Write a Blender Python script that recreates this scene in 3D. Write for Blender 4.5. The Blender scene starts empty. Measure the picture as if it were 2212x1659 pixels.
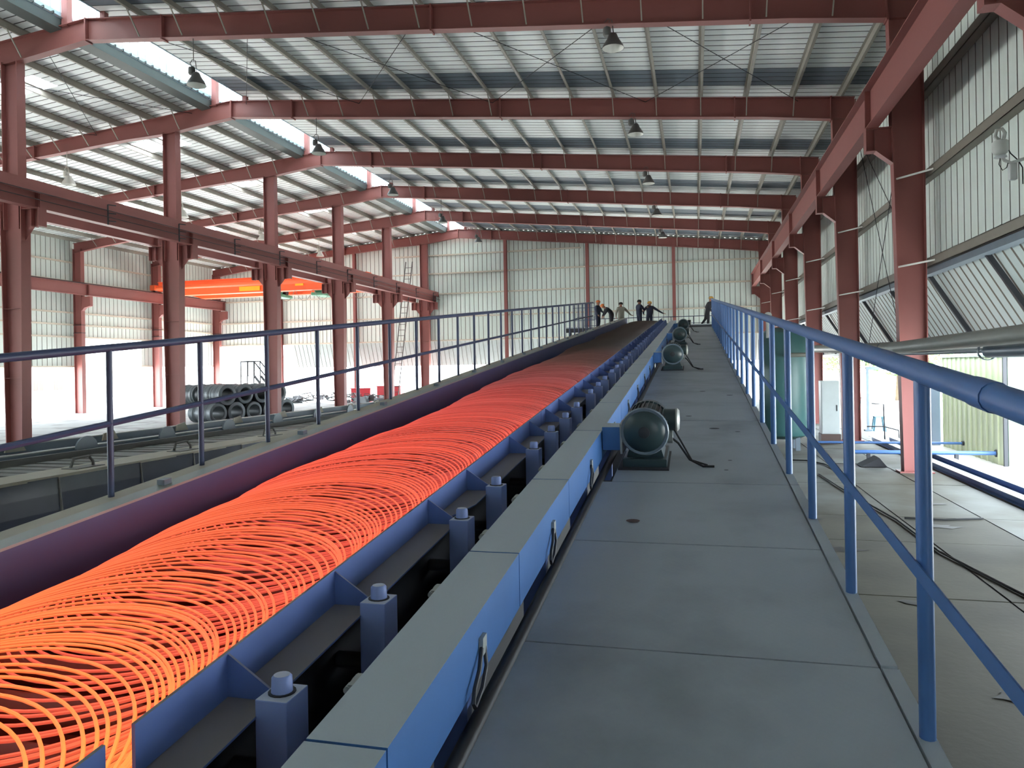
import bpy, math, random
from mathutils import Vector, Matrix
from math import sin, cos, pi, radians, sqrt, atan2
R = random.Random(7)
SC = bpy.context.scene
COL = SC.collection

# ------------------------------------------------------------------ camera
EXPOSURE = 2.18
F_PX, ROLL, YAW, SHIFT = 1600.0, 0.0165, 0.2436, -36.94
cam_d = bpy.data.cameras.new('camera'); cam = bpy.data.objects.new('camera', cam_d); COL.objects.link(cam)
cam_d.sensor_width = 36.0; cam_d.lens = F_PX / 2212 * 36.0
cam_d.shift_y = SHIFT * cos(ROLL) / 2212; cam_d.shift_x = -SHIFT * sin(ROLL) / 2212
cam_d.clip_start = 0.05; cam_d.clip_end = 600
_r = Vector((cos(YAW), sin(YAW), 0)); _u = Vector((0, 0, 1)); _f = Vector((-sin(YAW), cos(YAW), 0))
_cr = _r * cos(ROLL) - _u * sin(ROLL); _cu = _r * sin(ROLL) + _u * cos(ROLL)
cam.matrix_world = Matrix(((_cr.x, _cu.x, -_f.x, 0), (_cr.y, _cu.y, -_f.y, 0), (_cr.z, _cu.z, -_f.z, 0), (0, 0, 0, 1)))
SC.camera = cam

# ------------------------------------------------------------------ sky, sun, exposure
w = bpy.data.worlds.new('sky'); SC.world = w; w.use_nodes = True
bg = w.node_tree.nodes['Background']; bg.inputs[0].default_value = (0.82, 0.92, 1.0, 1); bg.inputs[1].default_value = 4.2
sun_d = bpy.data.lights.new('sun', 'SUN'); sun_d.energy = 9.0; sun_d.angle = 0.02; sun_d.color = (1.0, 0.98, 0.96)
sun = bpy.data.objects.new('sun', sun_d); COL.objects.link(sun)
sun.rotation_euler = Vector((0.50, -0.30, -0.86)).to_track_quat('-Z', 'Y').to_euler()
vs = SC.view_settings; vs.view_transform = 'Standard'; vs.look = 'None'; vs.gamma = 1.0; vs.exposure = EXPOSURE
vs.use_curve_mapping = False
SC.cycles.max_bounces = 7; SC.cycles.diffuse_bounces = 5; SC.cycles.glossy_bounces = 3; SC.cycles.transmission_bounces = 4
SC.cycles.use_adaptive_sampling = False
SC.cycles.sample_clamp_indirect = 12.0
EM = 1.0 / (2 ** EXPOSURE)

# ------------------------------------------------------------------ materials
def s2l(c): return tuple(((v / 255) / 12.92 if v / 255 <= 0.04045 else ((v / 255 + 0.055) / 1.055) ** 2.4) for v in c)
MATS = {}
def mat(name, rgb, rough=0.55, metal=0.0, var=0.10, scale=3.0, bump=0.0, bscale=40.0, dust=None, dust_amt=0.75, stain=None, stain_scale=1.2, stain_lo=0.55, stain_hi=0.7, spec=0.5):
    m = bpy.data.materials.new(name); m.use_nodes = True; MATS[name] = m
    nt = m.node_tree; b = nt.nodes['Principled BSDF']; L = nt.links
    b.inputs['Roughness'].default_value = rough; b.inputs['Metallic'].default_value = metal
    b.inputs['Specular IOR Level'].default_value = spec
    tc = nt.nodes.new('ShaderNodeTexCoord'); nz = nt.nodes.new('ShaderNodeTexNoise')
    nz.inputs['Scale'].default_value = scale; nz.inputs['Detail'].default_value = 6
    geo = nt.nodes.new('ShaderNodeNewGeometry')
    L.new(geo.outputs['Position'], nz.inputs['Vector'])
    col = s2l(rgb)
    mr = nt.nodes.new('ShaderNodeMix'); mr.data_type = 'RGBA'
    mr.inputs[6].default_value = tuple(max(0, c * (1 - var)) for c in col) + (1,)
    mr.inputs[7].default_value = tuple(min(1, c * (1 + var)) for c in col) + (1,)
    L.new(nz.outputs['Fac'], mr.inputs[0]); out = mr.outputs[2]
    if stain:
        n2 = nt.nodes.new('ShaderNodeTexNoise'); n2.inputs['Scale'].default_value = stain_scale; n2.inputs['Detail'].default_value = 8
        L.new(geo.outputs['Position'], n2.inputs['Vector'])
        rr = nt.nodes.new('ShaderNodeMapRange'); rr.inputs[1].default_value = stain_lo; rr.inputs[2].default_value = stain_hi
        L.new(n2.outputs['Fac'], rr.inputs[0])
        m2 = nt.nodes.new('ShaderNodeMix'); m2.data_type = 'RGBA'; m2.inputs[7].default_value = s2l(stain) + (1,)
        L.new(rr.outputs[0], m2.inputs[0]); L.new(out, m2.inputs[6]); out = m2.outputs[2]
    if dust:
        sx = nt.nodes.new('ShaderNodeSeparateXYZ'); L.new(geo.outputs['Normal'], sx.inputs[0])
        rr = nt.nodes.new('ShaderNodeMapRange'); rr.inputs[1].default_value = 0.6; rr.inputs[2].default_value = 0.95; rr.inputs[4].default_value = dust_amt
        L.new(sx.outputs['Z'], rr.inputs[0])
        m3 = nt.nodes.new('ShaderNodeMix'); m3.data_type = 'RGBA'; m3.inputs[7].default_value = s2l(dust) + (1,)
        L.new(rr.outputs[0], m3.inputs[0]); L.new(out, m3.inputs[6]); out = m3.outputs[2]
    L.new(out, b.inputs['Base Color'])
    if bump:
        n3 = nt.nodes.new('ShaderNodeTexNoise'); n3.inputs['Scale'].default_value = bscale; n3.inputs['Detail'].default_value = 4
        L.new(geo.outputs['Position'], n3.inputs['Vector'])
        bp = nt.nodes.new('ShaderNodeBump'); bp.inputs['Strength'].default_value = bump; bp.inputs['Distance'].default_value = 0.01
        L.new(n3.outputs['Fac'], bp.inputs['Height']); L.new(bp.outputs[0], b.inputs['Normal'])
    return m
mat('red_oxide', (142, 84, 80), 0.55, var=0.10, scale=0.8)
mat('roof_sheet', (222, 228, 228), 0.45, var=0.05, scale=0.7)
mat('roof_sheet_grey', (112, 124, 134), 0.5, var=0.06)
mat('rib_shade', (98, 100, 100), 0.6)  # groove shade put into the colour of the roof ribs
mat('wall_rib_shade', (140, 142, 134), 0.6)  # the same painted groove shade, paler, for wall sheet ribs
mat('roof_outer', (210, 212, 210), 0.5)
mat('purlin', (154, 150, 140), 0.5, var=0.08)
mat('gutter', (92, 100, 98), 0.5, var=0.06)
mat('upstand', (140, 162, 172), 0.5)
mat('wall_sheet', (216, 226, 220), 0.5, var=0.05, scale=0.6)
mat('skirt_sheet', (205, 218, 216), 0.5, var=0.05)
mat('gable_skirt', (168, 178, 178), 0.55)
mat('girt', (128, 122, 112), 0.5)
mat('girt_light', (205, 196, 180), 0.5)
mat('white_bar', (238, 236, 230), 0.45)
mat('concrete', (150, 152, 150), 0.75, var=0.16, scale=1.4, stain=(70, 68, 60), stain_scale=0.9, stain_lo=0.52, stain_hi=0.75, bump=0.15, bscale=18)
mat('concrete_old', (88, 91, 88), 0.7, var=0.2, scale=1.2, stain=(50, 48, 34), stain_scale=0.5, stain_lo=0.38, stain_hi=0.62, bump=0.15, bscale=18)
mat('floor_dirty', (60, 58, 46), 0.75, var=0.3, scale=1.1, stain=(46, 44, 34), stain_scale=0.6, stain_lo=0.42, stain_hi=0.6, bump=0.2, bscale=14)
mat('yard', (196, 192, 184), 0.85, var=0.08, scale=0.4)
mat('deck', (152, 160, 166), 0.5, var=0.14, scale=1.6, stain=(124, 131, 136), stain_scale=1.1, stain_lo=0.5, stain_hi=0.72)
mat('blue_paint', (66, 104, 158), 0.38, var=0.10, scale=2.0)
mat('blue_cover', (62, 106, 164), 0.42, var=0.16, scale=4.0, dust=(176, 187, 194), dust_amt=0.95)
mat('blue_frame', (86, 108, 166), 0.45, var=0.12, scale=5.0, dust=(128, 122, 114), dust_amt=0.9)
mat('blue_block', (128, 146, 200), 0.45, var=0.08, dust=(186, 192, 204), dust_amt=0.8)
mat('navy_rail', (54, 66, 98), 0.45, var=0.08)
mat('side_wall', (78, 86, 132), 0.5, var=0.12, scale=2.0)
mat('galv', (158, 162, 158), 0.45, metal=0.3, var=0.12, scale=3)
mat('beige_strip', (172, 166, 150), 0.6, var=0.12, scale=3)
mat('dark_steel', (44, 46, 52), 0.55, var=0.2)
mat('black', (20, 21, 24), 0.5, var=0.2)
mat('roller', (112, 62, 58), 0.5, var=0.15)
mat('pan', (124, 62, 58), 0.7, var=0.2)
mat('motor_green', (46, 64, 68), 0.3, var=0.12, scale=6)
mat('cable', (22, 24, 26), 0.5)
mat('tarp', (40, 46, 64), 0.22, var=0.25, scale=3.0)
mat('slat_grey', (112, 113, 110), 0.55, var=0.12)
mat('slate_metal', (104, 118, 130), 0.4, var=0.1)
mat('crane_orange', (255, 104, 52), 0.45, var=0.05)
mat('warn_yellow', (250, 190, 40), 0.5)
mat('hoist_green', (84, 150, 122), 0.45)
mat('coil_steel', (88, 94, 98), 0.5, metal=0.35, var=0.2, scale=4, bump=0.3, bscale=60)
mat('lamp_dark', (104, 104, 102), 0.4, metal=0.3)
mat('lamp_pale', (196, 192, 182), 0.5)
mat('lamp_inside', (232, 232, 226), 0.3)
mat('tank_green', (58, 98, 98), 0.4, var=0.1)
mat('cabinet_grey', (198, 204, 204), 0.5)
mat('brown_base', (92, 72, 66), 0.6)
mat('pipe_grey', (132, 134, 126), 0.5, var=0.08)
mat('shed_yellow', (196, 202, 168), 0.5, var=0.06)
mat('shed_green', (132, 156, 138), 0.5, var=0.06)
mat('post_slate', (120, 130, 150), 0.5)
mat('stool_blue', (90, 130, 150), 0.5)
mat('device_grey', (200, 204, 200), 0.45)
mat('skin', (176, 126, 104), 0.6)
mat('navy_cloth', (44, 50, 72), 0.8, var=0.15)
mat('grey_cloth', (150, 146, 134), 0.8, var=0.12)
mat('dark_cloth', (46, 46, 54), 0.8)
mat('hair', (26, 24, 24), 0.7)
mat('hat_yellow', (222, 172, 70), 0.35)
mat('hat_orange', (224, 128, 66), 0.35)
mat('scrap_red', (206, 62, 70), 0.5)
mat('scrap_grey', (140, 144, 148), 0.6, var=0.2)
mat('scrap_dark', (80, 78, 80), 0.7, var=0.25)
mat('plaster', (228, 224, 214), 0.8)
mat('window_brown', (74, 46, 40), 0.5)
mat('bark', (92, 78, 62), 0.9)
mat('leaf', (112, 150, 84), 0.6, var=0.35, scale=6)
mat('ladder_steel', (90, 86, 84), 0.5)

def translucent(name, rgb, k=0.75):
    m = bpy.data.materials.new(name); m.use_nodes = True; MATS[name] = m
    nt = m.node_tree; nt.nodes.clear(); o = nt.nodes.new('ShaderNodeOutputMaterial')
    d = nt.nodes.new('ShaderNodeBsdfDiffuse'); t = nt.nodes.new('ShaderNodeBsdfTranslucent'); x = nt.nodes.new('ShaderNodeMixShader')
    nz = nt.nodes.new('ShaderNodeTexNoise'); nz.inputs['Scale'].default_value = 1.5
    mx = nt.nodes.new('ShaderNodeMix'); mx.data_type = 'RGBA'; c = s2l(rgb)
    mx.inputs[6].default_value = tuple(v * 0.93 for v in c) + (1,); mx.inputs[7].default_value = c + (1,)
    nt.links.new(nz.outputs['Fac'], mx.inputs[0])
    nt.links.new(mx.outputs[2], d.inputs[0]); nt.links.new(mx.outputs[2], t.inputs[0])
    x.inputs[0].default_value = k; nt.links.new(d.outputs[0], x.inputs[1]); nt.links.new(t.outputs[0], x.inputs[2]); nt.links.new(x.outputs[0], o.inputs[0])
    return m
translucent('skylight', (246, 250, 252), 0.85)
translucent('sheet_thin', (236, 240, 236), 0.30)

def hot_material():
    # glowing steel: hotter (yellow) where it was just laid, cooling to dull red and dark brown uphill
    m = bpy.data.materials.new('hot_steel'); m.use_nodes = True; MATS['hot_steel'] = m
    nt = m.node_tree; nt.nodes.clear(); L = nt.links; N = nt.nodes.new
    o = N('ShaderNodeOutputMaterial'); geo = N('ShaderNodeNewGeometry'); sx = N('ShaderNodeSeparateXYZ')
    L.new(geo.outputs['Position'], sx.inputs[0])
    nz = N('ShaderNodeTexNoise'); nz.inputs['Scale'].default_value = 1.6; L.new(geo.outputs['Position'], nz.inputs['Vector'])
    # bunched wire at the edges of the loops stays hotter
    ax = N('ShaderNodeMath'); ax.operation = 'ADD'; ax.inputs[1].default_value = 2.42; L.new(sx.outputs['X'], ax.inputs[0])
    ab = N('ShaderNodeMath'); ab.operation = 'ABSOLUTE'; L.new(ax.outputs[0], ab.inputs[0])
    er = N('ShaderNodeMapRange'); er.inputs[1].default_value = 0.5; er.inputs[2].default_value = 0.75; er.inputs[3].default_value = 0.0; er.inputs[4].default_value = 1.1
    L.new(ab.outputs[0], er.inputs[0])
    y1 = N('ShaderNodeMath'); y1.operation = 'SUBTRACT'; L.new(sx.outputs['Y'], y1.inputs[0]); L.new(er.outputs[0], y1.inputs[1])
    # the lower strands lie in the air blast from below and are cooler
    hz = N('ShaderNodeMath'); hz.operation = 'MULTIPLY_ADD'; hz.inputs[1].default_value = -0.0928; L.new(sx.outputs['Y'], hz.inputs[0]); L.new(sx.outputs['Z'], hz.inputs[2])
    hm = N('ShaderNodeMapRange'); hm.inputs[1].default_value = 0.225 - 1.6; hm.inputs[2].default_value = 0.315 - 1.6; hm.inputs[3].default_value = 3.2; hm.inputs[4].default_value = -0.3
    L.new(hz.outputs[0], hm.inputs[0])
    y2 = N('ShaderNodeMath'); y2.operation = 'ADD'; L.new(y1.outputs[0], y2.inputs[0]); L.new(hm.outputs[0], y2.inputs[1])
    mr = N('ShaderNodeMapRange'); mr.inputs[1].default_value = 0.0; mr.inputs[2].default_value = 20.0
    L.new(y2.outputs[0], mr.inputs[0])
    ns = N('ShaderNodeMath'); ns.operation = 'MULTIPLY_ADD'; ns.inputs[1].default_value = 0.03; L.new(nz.outputs['Fac'], ns.inputs[0]); L.new(mr.outputs[0], ns.inputs[2])
    cr = N('ShaderNodeValToRGB'); L.new(ns.outputs[0], cr.inputs[0])
    e = cr.color_ramp.elements
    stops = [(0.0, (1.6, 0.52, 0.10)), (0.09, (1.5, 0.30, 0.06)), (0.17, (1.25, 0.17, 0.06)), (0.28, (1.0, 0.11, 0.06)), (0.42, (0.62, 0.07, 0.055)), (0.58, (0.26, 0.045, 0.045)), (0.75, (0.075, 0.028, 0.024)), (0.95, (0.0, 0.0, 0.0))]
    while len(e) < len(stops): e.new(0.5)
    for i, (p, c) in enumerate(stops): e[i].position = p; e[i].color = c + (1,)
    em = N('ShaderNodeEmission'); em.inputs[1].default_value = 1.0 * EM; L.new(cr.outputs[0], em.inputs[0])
    # glow dimmed on flanks and underside: shading painted in to set strands apart
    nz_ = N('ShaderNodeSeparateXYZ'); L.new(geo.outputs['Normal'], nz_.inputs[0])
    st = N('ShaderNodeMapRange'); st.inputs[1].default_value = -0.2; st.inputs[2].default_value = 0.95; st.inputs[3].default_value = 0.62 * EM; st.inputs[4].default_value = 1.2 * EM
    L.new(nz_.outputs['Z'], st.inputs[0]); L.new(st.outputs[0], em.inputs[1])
    p = N('ShaderNodeBsdfPrincipled'); p.inputs['Base Color'].default_value = (0.10, 0.07, 0.06, 1); p.inputs['Roughness'].default_value = 0.6
    ad = N('ShaderNodeAddShader'); L.new(em.outputs[0], ad.inputs[0]); L.new(p.outputs[0], ad.inputs[1]); L.new(ad.outputs[0], o.inputs[0])
hot_material()
MATS['hot_steel'].cycles.emission_sampling = 'NONE'

def deck_bump():
    # chequer-plate relief on the walkway plates
    nt = MATS['deck'].node_tree; L = nt.links; N = nt.nodes.new
    b = nt.nodes['Principled BSDF']; geo = N('ShaderNodeNewGeometry'); mp = N('ShaderNodeMapping'); mp.inputs['Scale'].default_value = (28, 28, 28); mp.inputs['Rotation'].default_value = (0, 0, 0.78)
    vo = N('ShaderNodeTexVoronoi'); vo.inputs['Randomness'].default_value = 0.0; vo.inputs['Scale'].default_value = 1.0
    L.new(geo.outputs['Position'], mp.inputs['Vector']); L.new(mp.outputs[0], vo.inputs['Vector'])
    bp = N('ShaderNodeBump'); bp.inputs['Strength'].default_value = 0.12; bp.inputs['Distance'].default_value = 0.004
    L.new(vo.outputs['Distance'], bp.inputs['Height']); L.new(bp.outputs[0], b.inputs['Normal'])
deck_bump()

# ------------------------------------------------------------------ geometry helpers
T, H = 0.0928, 1.6                     # incline of the conveyor line, eye height above its walkway
def inc(v): return (v[0], v[1], v[2] + T * v[1] - H)
class MB:
    def __init__(s, xf=None): s.v = []; s.f = []; s.xf = xf; s.sm = False
    def add(s, vs, fs):
        o = len(s.v); s.v += [tuple(p) for p in vs]; s.f += [tuple(i + o for i in f) for f in fs]; return s
    def box(s, x0, x1, y0, y1, z0, z1):
        return s.add([(x0, y0, z0), (x1, y0, z0), (x1, y1, z0), (x0, y1, z0), (x0, y0, z1), (x1, y0, z1), (x1, y1, z1), (x0, y1, z1)],
                     [(0, 3, 2, 1), (4, 5, 6, 7), (0, 1, 5, 4), (1, 2, 6, 5), (2, 3, 7, 6), (3, 0, 4, 7)])
    def prism(s, poly, axis, a, b):
        n = len(poly)
        def P(q, t): return {'x': (t, q[0], q[1]), 'y': (q[0], t, q[1]), 'z': (q[0], q[1], t)}[axis]
        vs = [P(q, a) for q in poly] + [P(q, b) for q in poly]
        return s.add(vs, [tuple(range(n))[::-1], tuple(range(n, 2 * n))] + [(i, (i + 1) % n, n + (i + 1) % n, n + i) for i in range(n)])
    def bar(s, p, q, wd, ht, up=(0, 0, 1)):
        p, q = Vector(p), Vector(q); d = (q - p).normalized(); u = Vector(up)
        sd = d.cross(u)
        if sd.length < 1e-4: sd = d.cross(Vector((1, 0, 0)))
        sd.normalize(); u = sd.cross(d).normalized(); vs = []
        for c in (p, q):
            for a, b in ((-1, -1), (1, -1), (1, 1), (-1, 1)): vs.append(c + sd * a * wd / 2 + u * b * ht / 2)
        return s.add(vs, [(0, 1, 2, 3), (7, 6, 5, 4), (0, 4, 5, 1), (1, 5, 6, 2), (2, 6, 7, 3), (3, 7, 4, 0)])
    def cyl(s, p, q, r, n=12, r2=None, caps=True):
        return s.tube([p, q], r, n, caps, r2)
    def tube(s, path, r, n=8, caps=True, r2=None):
        pts = [Vector(p) for p in path]; m = len(pts); prev = None; vs = []
        for i, p in enumerate(pts):
            d = (pts[min(i + 1, m - 1)] - pts[max(i - 1, 0)]).normalized()
            a = prev if prev is not None else (Vector((0, 0, 1)) if abs(d.z) < 0.9 else Vector((1, 0, 0)))
            a = (a - d * a.dot(d)).normalized(); b = d.cross(a); prev = a
            rr = r if (r2 is None) else r + (r2 - r) * i / (m - 1)
            vs += [p + a * cos(2 * pi * k / n) * rr + b * sin(2 * pi * k / n) * rr for k in range(n)]
        fs = []
        for i in range(m - 1):
            for k in range(n): fs.append((i * n + k, i * n + (k + 1) % n, (i + 1) * n + (k + 1) % n, (i + 1) * n + k))
        if caps: fs += [tuple(range(n))[::-1], tuple(range((m - 1) * n, m * n))]
        s.sm = True
        return s.add(vs, fs)
    def lathe(s, prof, n=20, c=(0, 0, 0), axis='z'):
        vs = []; fs = []; m = len(prof)
        for r, h in prof:
            for k in range(n):
                a = 2 * pi * k / n; x, y = r * cos(a), r * sin(a)
                p = {'z': (x, y, h), 'y': (x, h, y), 'x': (h, x, y)}[axis]
                vs.append((p[0] + c[0], p[1] + c[1], p[2] + c[2]))
        for i in range(m - 1):
            for k in range(n): fs.append((i * n + k, i * n + (k + 1) % n, (i + 1) * n + (k + 1) % n, (i + 1) * n + k))
        s.sm = True
        return s.add(vs, fs)
    def mesh(s, name):
        me = bpy.data.meshes.new(name); vv = [s.xf(p) for p in s.v] if s.xf else s.v
        me.from_pydata(vv, [], s.f); me.update()
        import bmesh
        bm = bmesh.new(); bm.from_mesh(me); bmesh.ops.recalc_face_normals(bm, faces=bm.faces[:]); bm.to_mesh(me); bm.free()
        if s.sm:
            try:
                me.polygons.foreach_set('use_smooth', [True] * len(me.polygons)); me.set_sharp_from_angle(angle=radians(40))
            except Exception: pass
        return me
    def build(s, name, m, parent=None, bevel=0):
        o = bpy.data.objects.new(name, s.mesh(name)); COL.objects.link(o); o.data.materials.append(MATS[m])
        if parent: o.parent = parent
        if bevel:
            b = o.modifiers.new('bevel', 'BEVEL'); b.width = bevel; b.segments = 2; b.limit_method = 'ANGLE'
        return o
def tag(o, label=None, cat=None, group=None, kind=None):
    if label: o['label'] = label
    if cat: o['category'] = cat
    if group: o['group'] = group
    if kind: o['kind'] = kind
    return o
def thing(name, label=None, cat=None, loc=(0, 0, 0), rz=0, group=None, kind=None):
    o = bpy.data.objects.new(name, None); COL.objects.link(o); o.empty_display_size = 0.2
    o.location = loc; o.rotation_euler = (0, 0, rz); return tag(o, label, cat, group, kind)
def inst(me, name, parent, loc=(0, 0, 0), rot=(0, 0, 0), scale=(1, 1, 1)):
    o = bpy.data.objects.new(name, me); COL.objects.link(o); o.parent = parent
    o.location = loc; o.rotation_euler = rot; o.scale = scale; return o
def dup(root, loc=None, rz=None, label=None, scale=None):
    r = root.copy(); COL.objects.link(r)
    if loc is not None: r.location = loc
    if rz is not None: r.rotation_euler = (0, 0, rz)
    if scale is not None: r.scale = scale
    if label: r['label'] = label
    for ch in list(root.children):
        c = ch.copy(); COL.objects.link(c); c.parent = r
        for g in list(ch.children):
            d = g.copy(); COL.objects.link(d); d.parent = c
    return r
def shared(mb, name, m):
    me = mb.mesh(name); me.materials.append(MATS[m]); return me

YF = {k: 18.2 + 7 * (k - 1) for k in range(-3, 7)}
FLOOR = -2.5
ORD = {0: 'nearest', 1: 'first', 2: 'second', 3: 'third', 4: 'fourth', 5: 'fifth', 6: 'sixth'}
RIDGE = -17.2
def rtop(x): return 10.4 - 0.0967 * (x - RIDGE) if x >= RIDGE else 10.4 + 0.099 * (x - RIDGE)
def rbot(x):
    P = [(-38.4, 7.72), (-36, 8.06), (-29, 8.82), (-22, 9.36), (-20, 9.44), (-17.2, 9.80), (2.2, 7.92), (4.3, 7.66)]
    for (a, b), (c, d) in zip(P, P[1:]):
        if a <= x <= c: return b + (d - b) * (x - a) / (c - a)
    return P[-1][1]
def zroof(x): return rtop(x) + 0.22
Y0, Y1 = -6.0, 53.6
XR, XL = 5.25, -38.55

# ------------------------------------------------------------------ the setting: ground, floor
MB().box(-140, 120, -60, 170, FLOOR - 0.5, FLOOR - 0.06).build('floor', 'yard').update_tag()
tag(bpy.data.objects['floor'], kind='structure')
fl = thing('floor', kind='structure')
MB().box(XL, 0.9, Y0, Y1, FLOOR - 0.05, FLOOR).build('screed', 'concrete', fl)
MB().box(0.9, XR + 0.9, Y0, Y1, FLOOR - 0.05, FLOOR - 0.012).build('subfloor', 'dark_steel', fl)
xs = [0.92, 3.1, 4.33, 5.2, 6.1]; ys = [-5.9, -2.5, 0.9, 4.4, 8.6, 11.2, 13.0, 16.4, 18.9, 19.6, 22.9, 26, 30, 34, 38, 42, 46, 50, 53.5]
for i in range(4):
    for j in range(len(ys) - 1):
        if i == 1 and abs(ys[j] - 18.9) < .01: continue          # open pit
        g = 0.012
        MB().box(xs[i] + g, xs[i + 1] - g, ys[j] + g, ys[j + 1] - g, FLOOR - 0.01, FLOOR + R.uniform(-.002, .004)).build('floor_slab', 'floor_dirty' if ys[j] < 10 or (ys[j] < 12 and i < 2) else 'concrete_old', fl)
MB().box(3.12, 4.31, 18.91, 19.59, FLOOR - .0119, FLOOR - .009).build('pit_shade', 'black', fl)  # black plate just under floor level, painted shade of a deep pit
MB().prism([(3.75, FLOOR + .005), (4.15, FLOOR + .22), (4.32, FLOOR + .005)], 'y', 18.95, 19.5).build('pit_hatch', 'dark_steel', fl)

# ------------------------------------------------------------------ roof
PITCH = 0.34
prof = [(0, 0), (0.15, -0.006), (0.30, 0.0), (0.304, 0.075), (0.336, 0.075), (0.34, 0.0)]
def roof_mesh(name, m, xa, xb, n=1):
    mb = MB(); vs = []; fs = []
    xs_ = [xa + (xb - xa) * i / n for i in range(n + 1)]
    for x in xs_:
        for (y, z) in prof: vs.append((x, y, zroof(x) + z))
    k = len(prof)
    for i in range(n):
        for j in range(k - 1): fs.append((i * k + j, i * k + j + 1, (i + 1) * k + j + 1, (i + 1) * k + j))
    mb.add(vs, fs); me = shared(mb, name, m); me.materials.append(MATS['rib_shade'])
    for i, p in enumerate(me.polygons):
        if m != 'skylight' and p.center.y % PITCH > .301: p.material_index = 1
    return me
ceil_r = thing('ceiling', kind='structure'); ceil_l = thing('ceiling', kind='structure')
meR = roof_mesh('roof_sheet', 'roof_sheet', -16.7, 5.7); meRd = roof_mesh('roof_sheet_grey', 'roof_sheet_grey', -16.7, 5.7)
meL = roof_mesh('roof_sheet', 'roof_sheet', -18.0, -39.0)
segs = [(-18.0, -21.7, 'roof_sheet'), (-21.7, -24.1, 'skylight'), (-24.1, -29.9, 'roof_sheet'), (-29.9, -31.3, 'skylight'), (-31.3, -39.0, 'roof_sheet')]
meS = [roof_mesh('roof_sheet', m, a, b) for a, b, m in segs]
n = int((Y1 - Y0) / PITCH) + 3
for i in range(n):
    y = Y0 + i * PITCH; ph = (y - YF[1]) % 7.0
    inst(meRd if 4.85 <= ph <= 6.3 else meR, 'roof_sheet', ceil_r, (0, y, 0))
    if 2.0 <= ph <= 3.15:
        for q, me in enumerate(meS): inst(me, 'skylight_panel' if q in (1, 3) else 'roof_sheet', ceil_l, (0, y, 0))
    else: inst(meL, 'roof_sheet', ceil_l, (0, y, 0))
def purlin(x, parent, wd=0.07, ht=0.2, m='purlin', lip=True):
    z1 = zroof(x) - 0.004; z0 = z1 - ht; s = 1 if x > RIDGE else -1
    mb = MB(); mb.box(x - 0.004, x + 0.004, Y0, Y1, z0, z1); mb.box(x, x + s * wd, Y0, Y1, z0, z0 + .008); mb.box(x - s * wd, x, Y0, Y1, z1 - .008, z1)
    if lip: mb.box(x + s * wd - .004, x + s * wd + .004, Y0, Y1, z0, z0 + .03)
    return mb.build('purlin', m, parent)
PX_R = [4.55 - 1.42 * i for i in range(15)]; PX_L = [-19.5 - 1.42 * i for i in range(14)]
for x in PX_R: purlin(x, ceil_r)
for x in PX_L: purlin(x, ceil_l)
# ridge monitor: gutter beam, upstand, translucent sides, little roof
MB().prism([(-18.55, zroof(-18.4) - .30), (-18.15, zroof(-18.2) - .26), (-18.05, zroof(-18.1) + .05), (-18.6, zroof(-18.5) - .01)], 'y', Y0, Y1).build('ridge_gutter', 'gutter', ceil_l)
MB().prism([(-18.10, zroof(-18.1) - .02), (-18.06, zroof(-18.1) - .02), (-18.14, zroof(-18.1) + .22), (-18.18, zroof(-18.1) + .22)], 'y', Y0, Y1).build('ridge_upstand', 'upstand', ceil_l)
MB().prism([(-16.74, zroof(-16.7) - .02), (-16.70, zroof(-16.7) - .02), (-16.56, zroof(-16.7) + .34), (-16.60, zroof(-16.7) + .34)], 'y', Y0, Y1).build('ridge_upstand', 'upstand', ceil_r)
y = Y0
me_ml = shared(MB().box(-18.19, -18.17, 0.02, 0.68, zroof(-18.1) + .22, zroof(-18.1) + 1.02), 'monitor_pane', 'skylight')
me_mr = shared(MB().box(-16.58, -16.56, 0.02, 0.68, zroof(-18.1) + .34, zroof(-18.1) + 1.02), 'monitor_pane', 'skylight')
me_mu = shared(MB().box(-18.165, -18.13, -.012, .012, zroof(-18.1) + .2, zroof(-18.1) + 1.02), 'mullion', 'upstand')
me_mt = shared(MB().prism([(-19.0, 11.60), (-17.4, 11.76), (-15.8, 11.60), (-15.8, 11.62), (-17.4, 11.78), (-19.0, 11.62)], 'y', 0, .69), 'monitor_roof_sheet', 'sheet_thin')
while y < Y1 - .5:
    inst(me_ml, 'monitor_pane', ceil_l, (0, y, 0)); inst(me_mu, 'mullion', ceil_l, (0, y, 0)); inst(me_mu, 'mullion', ceil_l, (0, y + .35, 0)); inst(me_mr, 'monitor_pane', ceil_r, (0, y, 0)); inst(me_mt, 'monitor_roof_sheet', ceil_l, (0, y, 0)); y += .70
for k in range(-2, 7):
    mb = MB(); yk = YF[k]
    mb.box(-18.06, -17.86, yk - .10, yk + .10, rtop(-17.96) - .02, 11.6); mb.box(-16.72, -16.56, yk - .08, yk + .08, rtop(-16.6) - .02, 11.6)
    mb.box(-18.06, -16.56, yk - .07, yk + .07, 11.42, 11.58)
    mb.build('monitor_post', 'red_oxide', ceil_l)
# roof bracing rods in the first bay
edges = [3.3, -1.5, -6.8, -11.9, -16.6]; edl = [-19.0, -23.5, -28.5, -33.5, -38.0]
for ed, par in ((edges, ceil_r), (edl, ceil_l)):
    for a, b in zip(ed, ed[1:]):
        for (p, q) in ((a, b), (b, a)):
            MB().cyl((p, YF[1], rtop(p) - .08), (q, YF[2], rtop(q) - .08), 0.011, 6).build('bracing_rod', 'dark_steel', par)

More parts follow.
